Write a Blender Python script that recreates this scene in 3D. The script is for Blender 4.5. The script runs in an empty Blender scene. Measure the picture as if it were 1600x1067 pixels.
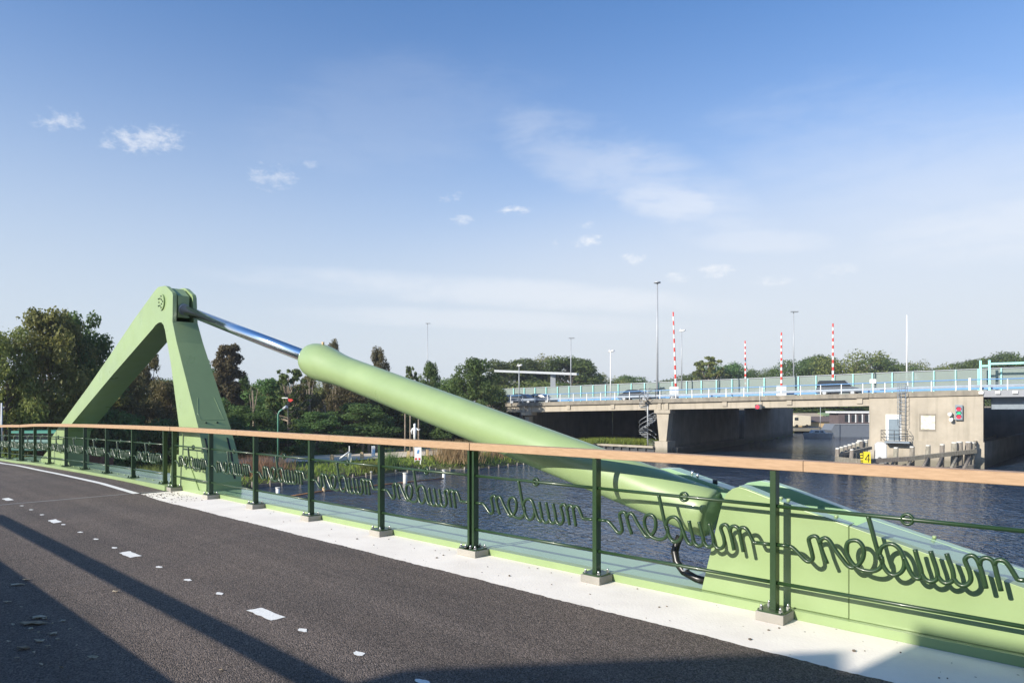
import bpy, math, random
import numpy as np
from mathutils import Vector, Matrix
R_ = math.radians
random.seed(7); RNG = np.random.default_rng(11)
sc = bpy.context.scene
COL = sc.collection

# ------------------------------------------------------------ camera
FOC = 1066.7
cam_d = bpy.data.cameras.new('camera'); cam = bpy.data.objects.new('camera', cam_d); COL.objects.link(cam)
cam.location = (0, 0, 1.6); cam.rotation_euler = (R_(90), 0, 0)
cam_d.sensor_width = 36; cam_d.lens = 24; cam_d.shift_y = 0.0625
cam_d.clip_start = 0.05; cam_d.clip_end = 6000
sc.camera = cam

# ------------------------------------------------------------ world, sun, exposure
SUN = Vector((0.80, 0.60, -0.475)).normalized()
S_EL = math.asin(-SUN.z)
S_AZ = math.atan2(-SUN.x, -SUN.y)
w = bpy.data.worlds.new('World'); sc.world = w; w.use_nodes = True
nt = w.node_tree; nt.nodes.clear()
def N(tree, kind, **kw):
    n = tree.nodes.new(kind)
    for k, v in kw.items(): setattr(n, k, v)
    return n
out = N(nt, 'ShaderNodeOutputWorld'); bg = N(nt, 'ShaderNodeBackground')
sky = N(nt, 'ShaderNodeTexSky', sky_type='NISHITA', sun_disc=False)
sky.sun_elevation = S_EL; sky.sun_rotation = S_AZ % (2*math.pi)
sky.air_density = 1.0; sky.dust_density = 0.6; sky.ozone_density = 4.5; sky.altitude = 0
bg.inputs['Strength'].default_value = 0.096
tc = N(nt, 'ShaderNodeTexCoord')
def M2(op, a, b=None, c=None, tree=None):
    t = tree or nt
    m = N(t, 'ShaderNodeMath', operation=op)
    for i, v in enumerate((a, b, c)):
        if v is None: continue
        if isinstance(v, (int, float)): m.inputs[i].default_value = v
        else: t.links.new(v, m.inputs[i])
    return m.outputs[0]
def skydir(px, py):
    return Vector((px-800, FOC, 634-py)).normalized()
def wn(scale, detail, vec, rough=0.6, dist=0.0):
    n = N(nt, 'ShaderNodeTexNoise'); n.inputs['Scale'].default_value = scale
    n.inputs['Detail'].default_value = detail; n.inputs['Roughness'].default_value = rough
    n.inputs['Distortion'].default_value = dist
    nt.links.new(vec, n.inputs['Vector']); return n.outputs['Fac']
def wmap(rot, scl):
    m = N(nt, 'ShaderNodeMapping'); m.inputs['Rotation'].default_value = rot; m.inputs['Scale'].default_value = scl
    nt.links.new(tc.outputs['Generated'], m.inputs['Vector']); return m.outputs[0]
def blob(px, py, rx, ry, tilt=0.0):
    """soft ellipse of sky round one direction: 1 in its middle, 0 outside"""
    d = skydir(px, py)
    r = Vector((d.y, -d.x, 0)).normalized(); u = r.cross(d)
    c, s = math.cos(tilt), math.sin(tilt)
    ax = (r*c + u*s)/(rx/FOC); ay = (u*c - r*s)/(ry/FOC)
    def dot(v):
        n = N(nt, 'ShaderNodeVectorMath', operation='DOT_PRODUCT'); nt.links.new(tc.outputs['Generated'], n.inputs[0])
        n.inputs[1].default_value = v; return n.outputs['Value']
    a = dot(ax); b = dot(ay)
    a0, b0 = d.dot(ax), d.dot(ay)
    a = M2('SUBTRACT', a, a0); b = M2('SUBTRACT', b, b0)
    q = M2('ADD', M2('MULTIPLY', a, a), M2('MULTIPLY', b, b))
    g = M2('MAXIMUM', M2('SUBTRACT', 1.0, q), 0.0)
    front = M2('GREATER_THAN', dot(d), 0.2)
    return M2('MULTIPLY', g, front)
def mr(v, a, b, c=0.0, d=1.0):
    m = N(nt, 'ShaderNodeMapRange', interpolation_type='SMOOTHSTEP'); nt.links.new(v, m.inputs[0])
    for i, x in enumerate((a, b, c, d)): m.inputs[i+1].default_value = x
    return m.outputs[0]
fine = wn(26, 7, wmap((0, 0, 0), (1, 1, 2.2)), 0.62, 0.3)
tiny = wn(70, 6, wmap((0, 0.4, 0), (1, 1, 1.8)), 0.65, 0.2)
wisp = wn(5, 9, wmap((0.3, 0.5, 0.2), (1.2, 1.0, 5.5)), 0.62, 0.5)
cover = None
def addc(x):
    global cover
    cover = x if cover is None else M2('MAXIMUM', cover, x)
for (px, py, rx, ry, tl, k) in [(93, 190, 34, 17, .2, 1.0), (228, 219, 68, 22, .22, 1.0), (425, 277, 44, 22, -.1, .75), (490, 258, 18, 8, 0, .5),
        (706, 310, 24, 10, .2, .55), (722, 345, 22, 9, 0, .5), (804, 329, 30, 9, .1, .8), (916, 377, 32, 11, .1, .8), (868, 381, 8, 10, 0, .5),
        (918, 353, 20, 7, 0, .4), (988, 405, 26, 12, 0, .75), (1060, 434, 26, 10, 0, .6), (1116, 425, 44, 12, 0, .8), (1208, 440, 40, 10, 0, .45), (1306, 425, 40, 14, 0, .3)]:
    g_ = blob(px, py, rx*1.05, ry*1.1, tl)
    nz_ = M2('ADD', M2('MULTIPLY', M2('SUBTRACT', tiny, .5), 3.2), M2('MULTIPLY', M2('SUBTRACT', fine, .5), 2.0))
    addc(M2('MULTIPLY', M2('MULTIPLY', mr(M2('ADD', g_, nz_), .30, 1.75), mr(g_, 0, .5)), k*(.58 if px < 500 else .95)))
for (px, py, rx, ry, tl, k, lo, hi) in [(1000, 275, 330, 95, -.45, .30, .30, .75), (1040, 315, 120, 50, -.2, .42, .25, .6), (900, 240, 200, 80, -.4, .25, .25, .7), (760, 455, 520, 34, -.06, .36, .2, .62),
        (1190, 378, 140, 26, -.1, .22, .2, .6), (1430, 250, 420, 150, -.35, .12, .28, .7), (1560, 360, 220, 60, 0, .3, .2, .7), (760, 500, 400, 22, -.03, .25, .15, .6), (620, 180, 330, 130, .2, .07, .25, .7)]:
    addc(M2('MULTIPLY', mr(M2('MULTIPLY', blob(px, py, rx, ry, tl), M2('ADD', M2('MULTIPLY', wisp, .9), M2('MULTIPLY', fine, .35))), lo, hi), k))
sepd = N(nt, 'ShaderNodeSeparateXYZ'); nt.links.new(tc.outputs['Generated'], sepd.inputs[0])
hz_ = M2('MULTIPLY', M2('POWER', 2.718, M2('MULTIPLY', M2('POWER', M2('MULTIPLY', M2('MAXIMUM', sepd.outputs['Z'], 0.0), 3.05), 2.3), -1.0)), .93)
tint = N(nt, 'ShaderNodeMixRGB', blend_type='MULTIPLY'); tint.inputs['Fac'].default_value = 1; nt.links.new(sky.outputs[0], tint.inputs['Color1']); tint.inputs['Color2'].default_value = (.74, 1.13, 1.40, 1)
mixh = N(nt, 'ShaderNodeMixRGB'); nt.links.new(hz_, mixh.inputs['Fac']); nt.links.new(tint.outputs[0], mixh.inputs['Color1']); mixh.inputs['Color2'].default_value = (5.0, 5.4, 5.8, 1)
mixc = N(nt, 'ShaderNodeMixRGB'); nt.links.new(cover, mixc.inputs['Fac'])
mixr = N(nt, 'ShaderNodeMixRGB'); nt.links.new(M2('MULTIPLY', mr(blob(1500, 520, 1000, 300, 0), 0, 1), .5), mixr.inputs['Fac']); nt.links.new(mixh.outputs[0], mixr.inputs['Color1']); mixr.inputs['Color2'].default_value = (6.0, 6.1, 6.2, 1)
nt.links.new(mixr.outputs[0], mixc.inputs['Color1']); mixc.inputs['Color2'].default_value = (7.0, 7.1, 7.3, 1)
nt.links.new(mixc.outputs[0], bg.inputs['Color']); nt.links.new(bg.outputs[0], out.inputs['Surface'])

sl = bpy.data.lights.new('sun', 'SUN'); sl.energy = 5.0; sl.angle = R_(0.53); sl.color = (1.0, 0.93, 0.82)
so = bpy.data.objects.new('sun', sl); COL.objects.link(so); so.rotation_euler = SUN.to_track_quat('-Z', 'Y').to_euler()
vs = sc.view_settings; vs.view_transform = 'Standard'; vs.look = 'None'; vs.exposure = 0.57; vs.gamma = 1.0; vs.use_curve_mapping = False
sc.cycles.max_bounces = 6; sc.cycles.transparent_max_bounces = 12

# ------------------------------------------------------------ materials
def mat(name, col, rough=.6, metal=0., var=0., vscale=3., bump=0., bscale=40., coat=0., spec=.5, col2=None, stretch=None, detail=5, trans=0., lo=.38, hi=.62, randv=0.):
    m = bpy.data.materials.new(name); m.use_nodes = True; t = m.node_tree
    p = t.nodes['Principled BSDF']
    p.inputs['Roughness'].default_value = rough; p.inputs['Metallic'].default_value = metal
    p.inputs['Specular IOR Level'].default_value = spec; p.inputs['Coat Weight'].default_value = coat; p.inputs['Coat Roughness'].default_value = .12
    c = N(t, 'ShaderNodeTexCoord'); src = c.outputs['Object']
    if stretch:
        mp = N(t, 'ShaderNodeMapping'); mp.inputs['Scale'].default_value = stretch; t.links.new(src, mp.inputs['Vector']); src = mp.outputs[0]
    base = None
    if var > 0 or col2:
        n = N(t, 'ShaderNodeTexNoise'); n.inputs['Scale'].default_value = vscale; n.inputs['Detail'].default_value = detail; n.inputs['Roughness'].default_value = .6
        t.links.new(src, n.inputs['Vector'])
        cr = N(t, 'ShaderNodeValToRGB'); t.links.new(n.outputs['Fac'], cr.inputs[0])
        a = col; b = col2 or tuple(x*(1-var) for x in col)
        cr.color_ramp.elements[0].position = lo; cr.color_ramp.elements[1].position = hi
        cr.color_ramp.elements[0].color = (*b, 1); cr.color_ramp.elements[1].color = (*a, 1)
        base = cr.outputs[0]
    if randv > 0:
        oi = N(t, 'ShaderNodeObjectInfo'); hs = N(t, 'ShaderNodeHueSaturation')
        if base: t.links.new(base, hs.inputs['Color'])
        else: hs.inputs['Color'].default_value = (*col, 1)
        v = M2('ADD', M2('MULTIPLY', oi.outputs['Random'], 2*randv, tree=t), 1-randv, tree=t); t.links.new(v, hs.inputs['Value'])
        h = M2('ADD', M2('MULTIPLY', oi.outputs['Random'], .04, tree=t), .48, tree=t); t.links.new(h, hs.inputs['Hue'])
        base = hs.outputs[0]
    if base: t.links.new(base, p.inputs['Base Color'])
    else: p.inputs['Base Color'].default_value = (*col, 1)
    if bump > 0:
        n2 = N(t, 'ShaderNodeTexNoise'); n2.inputs['Scale'].default_value = bscale; n2.inputs['Detail'].default_value = 4
        t.links.new(src, n2.inputs['Vector'])
        bp = N(t, 'ShaderNodeBump'); bp.inputs['Strength'].default_value = bump; bp.inputs['Distance'].default_value = .01
        t.links.new(n2.outputs['Fac'], bp.inputs['Height']); t.links.new(bp.outputs[0], p.inputs['Normal'])
    if trans > 0:
        ts = N(t, 'ShaderNodeBsdfTranslucent'); mx = N(t, 'ShaderNodeMixShader'); mx.inputs[0].default_value = trans
        if base: t.links.new(base, ts.inputs['Color'])
        else: ts.inputs['Color'].default_value = (*col, 1)
        t.links.new(p.outputs[0], mx.inputs[1]); t.links.new(ts.outputs[0], mx.inputs[2])
        t.links.new(mx.outputs[0], t.nodes['Material Output'].inputs[0])
    return m

GREEN = mat('green_paint', (.262, .352, .160), .34, var=.08, vscale=1.6, detail=9, bump=.03, bscale=30, coat=.25)
GREEN_SKYLIT = mat('green_paint_skylit', (.25, .40, .235), .24, var=.10, vscale=2.5, coat=.35)  # same green paint, bluer: sky reflection on top faces put into the colour
DGREEN = mat('dark_green_paint', (.019, .048, .016), .38, var=.15, vscale=12, coat=.15)
BOLT = mat('bolt_steel', (.62, .62, .60), .3, 1.0, var=.2, vscale=50)
CHROME = mat('chrome', (.86, .87, .89), .13, 1.0)
WOODR = mat('rail_wood', (.43, .28, .165), .55, col2=(.32, .20, .11), vscale=3, stretch=(3.0, 3.0, 30), detail=7, bump=.12, bscale=25, lo=.3, hi=.7)
BLACKR = mat('black_rubber', (.012, .012, .012), .35, var=.2, vscale=30)
def streaks(m, amount, dark):
    t = m.node_tree; p = t.nodes['Principled BSDF']; src = p.inputs['Base Color'].links[0].from_socket
    c = N(t, 'ShaderNodeTexCoord').outputs['Object']; mp = N(t, 'ShaderNodeMapping'); mp.inputs['Scale'].default_value = (9, 9, .7); t.links.new(c, mp.inputs['Vector'])
    n = N(t, 'ShaderNodeTexNoise'); n.inputs['Scale'].default_value = 1.3; n.inputs['Detail'].default_value = 8; n.inputs['Roughness'].default_value = .7; t.links.new(mp.outputs[0], n.inputs['Vector'])
    r = N(t, 'ShaderNodeMapRange'); t.links.new(n.outputs['Fac'], r.inputs[0]); r.inputs[1].default_value = .55; r.inputs[2].default_value = .8; r.inputs[3].default_value = 0; r.inputs[4].default_value = amount
    mx = N(t, 'ShaderNodeMixRGB'); t.links.new(r.outputs[0], mx.inputs[0]); t.links.new(src, mx.inputs[1]); mx.inputs[2].default_value = (*dark, 1); t.links.new(mx.outputs[0], p.inputs['Base Color'])
    n2 = N(t, 'ShaderNodeTexNoise'); n2.inputs['Scale'].default_value = 2.2; n2.inputs['Detail'].default_value = 7; t.links.new(c, n2.inputs['Vector'])
    r2 = N(t, 'ShaderNodeMapRange'); t.links.new(n2.outputs['Fac'], r2.inputs[0]); r2.inputs[1].default_value = .3; r2.inputs[2].default_value = .7; r2.inputs[3].default_value = .26; r2.inputs[4].default_value = .5; t.links.new(r2.outputs[0], p.inputs['Roughness'])
streaks(GREEN, .12, (.17, .21, .10))
CONC = mat('kerb_concrete', (.34, .32, .28), .85, var=.25, vscale=2.2, bump=.25, bscale=60)
BCONC = mat('old_concrete', (.42, .37, .295), .9, col2=(.33, .29, .23), vscale=.7, bump=.3, bscale=8, detail=8, lo=.3, hi=.68)
BCONC2 = mat('cap_concrete', (.30, .265, .21), .9, col2=(.16, .145, .12), vscale=1.6, bump=.4, bscale=8, stretch=(1, 1, .5), detail=9, lo=.3, hi=.7)
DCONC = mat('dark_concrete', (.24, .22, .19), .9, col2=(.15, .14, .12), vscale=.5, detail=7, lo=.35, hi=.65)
WPAINT = mat('road_paint', (.80, .79, .74), .7, var=.12, vscale=40, bump=.3, bscale=90)
WHITE = mat('white_paint', (.75, .75, .73), .4, var=.05, vscale=4)
LGREY = mat('light_grey_metal', (.38, .40, .42), .45, .2, var=.1)
MGREY = mat('grey_paint', (.20, .24, .28), .5, var=.15)
DGREY = mat('dark_grey', (.04, .045, .05), .5, var=.2)
RED = mat('red_paint', (.62, .045, .03), .45, var=.1)
BLUE = mat('blue_rail_paint', (.10, .27, .55), .45, var=.1)
TURQ = mat('turquoise_paint', (.33, .68, .62), .5, var=.1)
YEL = mat('yellow_sign', (.85, .68, .04), .5, var=.05)
BLK = mat('black_paint', (.015, .015, .015), .5)
DOORM = mat('door_paint', (.17, .22, .26), .5, var=.1)
TIMBER = mat('weathered_timber', (.30, .27, .22), .9, col2=(.13, .115, .09), vscale=3, stretch=(4, 4, .7), bump=.4, bscale=10, lo=.3, hi=.7, randv=.15)
PILECAP = mat('pale_timber_cap', (.62, .60, .54), .8, var=.15, vscale=5)
PINE = mat('bollard_timber', (.55, .40, .22), .8, var=.25, vscale=8)
BRICK = mat('brown_brick', (.20, .10, .075), .9, var=.3, vscale=10)
ROOF = mat('brown_roof', (.13, .10, .09), .8, var=.2, vscale=5)
BARK = mat('bark', (.15, .115, .08), .95, var=.45, vscale=5, bump=.5, bscale=12)
PBARK = mat('pale_bark', (.30, .24, .18), .95, var=.35, vscale=3)
SAND = mat('sandy_path', (.62, .52, .38), .95, var=.18, vscale=1.2, bump=.3, bscale=8)
FARASPH = mat('far_asphalt', (.17, .17, .175), .9, var=.1)
GREENLAMP = mat('lamp_post_green', (.10, .26, .18), .4, var=.1)

def leafmat(name, a, b, vs=.8):
    a = tuple(x*1.85 for x in a); b = tuple(x*2.1 for x in b)
    return mat(name, a, .55, col2=b, vscale=vs, spec=.25, trans=.48, lo=.32, hi=.68, detail=6, randv=.18)
LEAF = {'g': leafmat('leaves_dark_green', (.078, .118, .034), (.036, .062, .020)),
        'm': leafmat('leaves_mid_green', (.090, .120, .036), (.042, .064, .020)),
        'o': leafmat('leaves_olive', (.150, .160, .045), (.068, .082, .024)),
        'b': leafmat('leaves_brown', (.100, .082, .036), (.050, .050, .022)),
        'y': leafmat('reeds_brown', (.230, .140, .080), (.12, .085, .05), 3)}
GRASSM = leafmat('grass_blades', (.16, .19, .035), (.07, .105, .022), .6)

def asphalt():
    m = bpy.data.materials.new('asphalt'); m.use_nodes = True; t = m.node_tree; p = t.nodes['Principled BSDF']
    c = N(t, 'ShaderNodeTexCoord').outputs['Object']
    def nz(s, d, r=.6):
        n = N(t, 'ShaderNodeTexNoise'); n.inputs['Scale'].default_value = s; n.inputs['Detail'].default_value = d; n.inputs['Roughness'].default_value = r
        t.links.new(c, n.inputs['Vector']); return n.outputs['Fac']
    v = N(t, 'ShaderNodeTexVoronoi'); v.inputs['Scale'].default_value = 120; t.links.new(c, v.inputs['Vector'])
    v2 = N(t, 'ShaderNodeTexVoronoi'); v2.inputs['Scale'].default_value = 38; t.links.new(c, v2.inputs['Vector'])
    cr = N(t, 'ShaderNodeValToRGB'); t.links.new(v.outputs['Color'], cr.inputs[0])
    e = cr.color_ramp.elements; e[0].color = (.034, .028, .023, 1); e[1].color = (.25, .205, .172, 1); e[0].position = .12; e[1].position = 1.0
    x = cr.color_ramp.elements.new(.55); x.color = (.118, .095, .079, 1)
    big = N(t, 'ShaderNodeValToRGB'); t.links.new(nz(.55, 6), big.inputs[0])
    big.color_ramp.elements[0].color = (.86, .86, .88, 1); big.color_ramp.elements[1].color = (1.14, 1.10, 1.08, 1)
    big.color_ramp.elements[0].position = .35; big.color_ramp.elements[1].position = .65
    mx = N(t, 'ShaderNodeMixRGB', blend_type='MULTIPLY'); mx.inputs[0].default_value = 1
    t.links.new(cr.outputs[0], mx.inputs[1]); t.links.new(big.outputs[0], mx.inputs[2])
    mpd = N(t, 'ShaderNodeMapping'); mpd.inputs['Rotation'].default_value = (0, 0, .749); t.links.new(c, mpd.inputs['Vector']); mp2 = N(t, 'ShaderNodeMapping'); mp2.inputs['Scale'].default_value = (.10, 2.0, 1); t.links.new(mpd.outputs[0], mp2.inputs['Vector']); mpd = mp2
    nw = N(t, 'ShaderNodeTexNoise'); nw.inputs['Scale'].default_value = 1.4; nw.inputs['Detail'].default_value = 5; t.links.new(mpd.outputs[0], nw.inputs['Vector'])
    wr = N(t, 'ShaderNodeMapRange'); t.links.new(nw.outputs['Fac'], wr.inputs[0]); wr.inputs[1].default_value = .35; wr.inputs[2].default_value = .65; wr.inputs[3].default_value = .84; wr.inputs[4].default_value = 1.12
    mw = N(t, 'ShaderNodeMixRGB', blend_type='MULTIPLY'); mw.inputs[0].default_value = 1; t.links.new(mx.outputs[0], mw.inputs[1]); t.links.new(wr.outputs[0], mw.inputs[2]); mx = mw
    # pale dusty scuffs
    sf = N(t, 'ShaderNodeValToRGB'); t.links.new(nz(3.2, 9, .72), sf.inputs[0]); sf.color_ramp.elements[0].position = .62; sf.color_ramp.elements[1].position = .80
    sf2 = M2('MULTIPLY', sf.outputs[0], .45, tree=t)
    mx2 = N(t, 'ShaderNodeMixRGB'); t.links.new(sf2, mx2.inputs[0]); t.links.new(mx.outputs[0], mx2.inputs[1]); mx2.inputs[2].default_value = (.17, .14, .12, 1)
    t.links.new(mx2.outputs[0], p.inputs['Base Color']); p.inputs['Roughness'].default_value = .8; p.inputs['Specular IOR Level'].default_value = .4
    h = M2('ADD', M2('MULTIPLY', v.outputs['Distance'], -1.0, tree=t), M2('MULTIPLY', v2.outputs['Distance'], -.3, tree=t), tree=t)
    b = N(t, 'ShaderNodeBump'); b.inputs['Strength'].default_value = .75; b.inputs['Distance'].default_value = .012
    t.links.new(h, b.inputs['Height']); t.links.new(b.outputs[0], p.inputs['Normal'])
    return m
ASPH = asphalt()

def kerbmat():
    m = mat('white_kerb', (.84, .78, .69), .8, col2=(.74, .68, .60), vscale=1.7, bump=.25, bscale=50, detail=8, lo=.3, hi=.6)
    t = m.node_tree; p = t.nodes['Principled BSDF']
    src = p.inputs['Base Color'].links[0].from_socket
    c = N(t, 'ShaderNodeTexCoord').outputs['Object']
    v = N(t, 'ShaderNodeTexVoronoi'); v.inputs['Scale'].default_value = 9; v.inputs['Randomness'].default_value = 1
    n = N(t, 'ShaderNodeTexNoise'); n.inputs['Scale'].default_value = 60; t.links.new(c, n.inputs['Vector'])
    t.links.new(c, v.inputs['Vector'])
    d = M2('ADD', v.outputs['Distance'], M2('MULTIPLY', n.outputs['Fac'], .12, tree=t), tree=t)
    k = M2('LESS_THAN', d, .12, tree=t)
    n3 = N(t, 'ShaderNodeTexNoise'); n3.inputs['Scale'].default_value = 1.3; t.links.new(c, n3.inputs['Vector'])
    k = M2('MULTIPLY', k, M2('GREATER_THAN', n3.outputs['Fac'], .47, tree=t), tree=t)
    mx = N(t, 'ShaderNodeMixRGB'); t.links.new(k, mx.inputs[0]); t.links.new(src, mx.inputs[1]); mx.inputs[2].default_value = (.24, .20, .16, 1)
    t.links.new(mx.outputs[0], p.inputs['Base Color'])
    return m
KERB = kerbmat()

def watermat():
    m = bpy.data.materials.new('canal_water'); m.use_nodes = True; t = m.node_tree; p = t.nodes['Principled BSDF']
    p.inputs['Base Color'].default_value = (.006, .026, .060, 1); p.inputs['Roughness'].default_value = .05; p.inputs['IOR'].default_value = 1.33
    c = N(t, 'ShaderNodeTexCoord').outputs['Object']
    def nz(s, d, sc3, dist=0):
        mp = N(t, 'ShaderNodeMapping'); mp.inputs['Scale'].default_value = sc3; mp.inputs['Rotation'].default_value = (0, 0, .5); t.links.new(c, mp.inputs['Vector'])
        n = N(t, 'ShaderNodeTexNoise'); n.inputs['Scale'].default_value = s; n.inputs['Detail'].default_value = d; n.inputs['Distortion'].default_value = dist
        t.links.new(mp.outputs[0], n.inputs['Vector']); return n.outputs['Fac']
    h = M2('ADD', M2('MULTIPLY', nz(3.8, 3, (1, .55, 1), .4), .5, tree=t), M2('MULTIPLY', nz(.5, 2, (1, .6, 1)), .9, tree=t), tree=t)
    # calmer patches: ripple strength follows wind
    wind = N(t, 'ShaderNodeMapRange'); t.links.new(nz(.03, 2, (1, 1, 1)), wind.inputs[0])
    wind.inputs[1].default_value = .35; wind.inputs[2].default_value = .6; wind.inputs[3].default_value = .55; wind.inputs[4].default_value = 1.0
    b = N(t, 'ShaderNodeBump'); b.inputs['Distance'].default_value = .30
    t.links.new(wind.outputs[0], b.inputs['Strength'])
    t.links.new(h, b.inputs['Height']); t.links.new(b.outputs[0], p.inputs['Normal'])
    return m
WATER = watermat()
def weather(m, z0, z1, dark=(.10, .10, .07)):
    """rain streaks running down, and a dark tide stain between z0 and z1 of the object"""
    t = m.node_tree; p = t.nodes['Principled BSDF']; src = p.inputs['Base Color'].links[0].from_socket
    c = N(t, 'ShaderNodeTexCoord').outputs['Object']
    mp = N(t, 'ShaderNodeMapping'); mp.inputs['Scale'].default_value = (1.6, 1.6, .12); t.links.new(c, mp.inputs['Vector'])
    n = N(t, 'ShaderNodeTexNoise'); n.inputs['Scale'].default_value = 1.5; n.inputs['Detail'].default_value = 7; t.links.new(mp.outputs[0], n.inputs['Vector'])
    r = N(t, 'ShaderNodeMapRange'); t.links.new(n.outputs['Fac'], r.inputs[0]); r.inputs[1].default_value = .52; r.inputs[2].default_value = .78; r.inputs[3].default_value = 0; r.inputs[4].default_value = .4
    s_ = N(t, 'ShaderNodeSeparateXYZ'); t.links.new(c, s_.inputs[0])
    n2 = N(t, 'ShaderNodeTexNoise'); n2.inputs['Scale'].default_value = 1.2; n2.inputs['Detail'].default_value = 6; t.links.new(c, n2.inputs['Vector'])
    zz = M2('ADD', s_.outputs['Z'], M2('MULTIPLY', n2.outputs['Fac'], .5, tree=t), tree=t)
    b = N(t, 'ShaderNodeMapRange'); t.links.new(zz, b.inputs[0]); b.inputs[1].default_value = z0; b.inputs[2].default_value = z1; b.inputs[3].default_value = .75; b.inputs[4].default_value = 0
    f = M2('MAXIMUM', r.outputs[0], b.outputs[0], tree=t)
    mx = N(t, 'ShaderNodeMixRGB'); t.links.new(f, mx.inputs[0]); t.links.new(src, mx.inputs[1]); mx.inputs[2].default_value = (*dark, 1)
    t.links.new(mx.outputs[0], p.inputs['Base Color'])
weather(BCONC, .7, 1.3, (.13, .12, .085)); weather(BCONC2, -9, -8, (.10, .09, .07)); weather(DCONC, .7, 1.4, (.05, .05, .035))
def groundmat():
    m = mat('bank_grass', (.10, .115, .032), .95, col2=(.055, .05, .028), vscale=.35, bump=.6, bscale=6, detail=9, lo=.35, hi=.6)
    return m
GROUND = groundmat()
def panelmat():
    m = bpy.data.materials.new('barrier_glass'); m.use_nodes = True; t = m.node_tree; p = t.nodes['Principled BSDF']
    p.inputs['Base Color'].default_value = (.40, .46, .43, 1); p.inputs['Roughness'].default_value = .35
    tr = N(t, 'ShaderNodeBsdfTransparent'); tr.inputs[0].default_value = (.72, .78, .76, 1)
    mx = N(t, 'ShaderNodeMixShader'); mx.inputs[0].default_value = .42
    t.links.new(tr.outputs[0], mx.inputs[1]); t.links.new(p.outputs[0], mx.inputs[2]); t.links.new(mx.outputs[0], t.nodes['Material Output'].inputs[0])
    return m
PANEL = panelmat()
GLASS = mat('dark_glass', (.02, .025, .03), .08, spec=.8)
def lampmat(name, c, e):
    m = mat(name, c, .3); p = m.node_tree.nodes['Principled BSDF']
    p.inputs['Emission Color'].default_value = (*c, 1); p.inputs['Emission Strength'].default_value = e
    return m
LRED = lampmat('signal_red', (.75, .02, .05), .6); LGRN = lampmat('signal_green', (.02, .35, .18), .4)

# ------------------------------------------------------------ helpers
class MB:
    def __init__(s): s.v = []; s.f = []; s.sm = []; s.cut = []
    def mark(s): s.cut.append((len(s.v), len(s.f))); return s
    def add(s, vs, fs, smooth=False):
        o = len(s.v); s.v += [tuple(v) for v in vs]
        for f in fs: s.f.append(tuple(i+o for i in f)); s.sm.append(smooth)
        return s
    def hexa(s, p):   # 8 points: bottom 4 ccw, top 4
        return s.add(p, [(3, 2, 1, 0), (4, 5, 6, 7), (0, 1, 5, 4), (1, 2, 6, 5), (2, 3, 7, 6), (3, 0, 4, 7)])
    def box(s, c, sz, ax=None, ay=None, az=None):
        ax = Vector(ax or (1, 0, 0)); ay = Vector(ay or (0, 1, 0)); az = Vector(az or (0, 0, 1)); c = Vector(c)
        h = [x/2 for x in sz]; p = []
        for z in (-1, 1):
            for x, y in ((-1, -1), (1, -1), (1, 1), (-1, 1)): p.append(c + ax*h[0]*x + ay*h[1]*y + az*h[2]*z)
        return s.hexa(p)
    def prism(s, poly, d):   # poly: list of Vector; d: Vector, or a list of the far points
        n = len(poly); far = d if isinstance(d, list) else [p+d for p in poly]
        return s.add(list(poly)+far, [tuple(range(n-1, -1, -1)), tuple(range(n, 2*n))] + [(i, (i+1) % n, n+(i+1) % n, n+i) for i in range(n)])
    def tube(s, pts, r, n=8, caps=True, r2=None, ref=None, smooth=True):
        pts = [Vector(p) for p in pts]; k = len(pts); rs = r if isinstance(r, (list, tuple)) else [r]*k
        vs = []; prev = None
        for i, p in enumerate(pts):
            t = (pts[min(i+1, k-1)] - pts[max(i-1, 0)]).normalized()
            if ref is not None: b = Vector(ref); a = b.cross(t).normalized()
            else:
                if prev is None: a = t.orthogonal().normalized()
                else: a = (prev - t*prev.dot(t)).normalized()
                prev = a; b = t.cross(a)
            for j in range(n):
                q = 2*math.pi*(j+.5)/n; vs.append(p + a*math.cos(q)*rs[i] + b*math.sin(q)*(r2 if r2 else rs[i]))
        fs = []
        for i in range(k-1):
            for j in range(n): fs.append((i*n+j, i*n+(j+1) % n, (i+1)*n+(j+1) % n, (i+1)*n+j))
        o = len(s.v); s.add(vs, fs, smooth)
        if caps:
            s.f.append(tuple(o+i for i in range(n-1, -1, -1))); s.sm.append(False)
            s.f.append(tuple(o+(k-1)*n+i for i in range(n))); s.sm.append(False)
        return s
    def build(s, name, m, parent=None, bevel=0., **tags):
        me = bpy.data.meshes.new(name)
        base = Vector(parent.get('_w', (0, 0, 0))) if parent else Vector((0, 0, 0))
        me.from_pydata([tuple(Vector(v)-base) for v in s.v], [], s.f); me.materials.append(m)
        me.polygons.foreach_set('use_smooth', s.sm); me.update()
        o = bpy.data.objects.new(name, me); COL.objects.link(o)
        if parent: o.parent = parent; o['_w'] = tuple(base)
        if bevel:
            b = o.modifiers.new('bevel', 'BEVEL'); b.width = bevel; b.segments = 2; b.limit_method = 'ANGLE'; b.angle_limit = R_(40); b.harden_normals = False
        for k, v in tags.items(): o[k] = v
        return o
def build_each(mb, name, m, parent, **kw):
    cuts = mb.cut+[(len(mb.v), len(mb.f))]; out_ = []
    for (v0, f0), (v1, f1) in zip(cuts[:-1], cuts[1:]):
        if v1 == v0: continue
        q = MB(); q.v = mb.v[v0:v1]; q.f = [tuple(i-v0 for i in f) for f in mb.f[f0:f1]]; q.sm = mb.sm[f0:f1]; out_.append(q.build(name, m, parent, **kw))
    return out_
def tag(o, label, cat, group=None, kind=None):
    o['label'] = label; o['category'] = cat
    if group: o['group'] = group
    if kind: o['kind'] = kind
    return o
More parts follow.
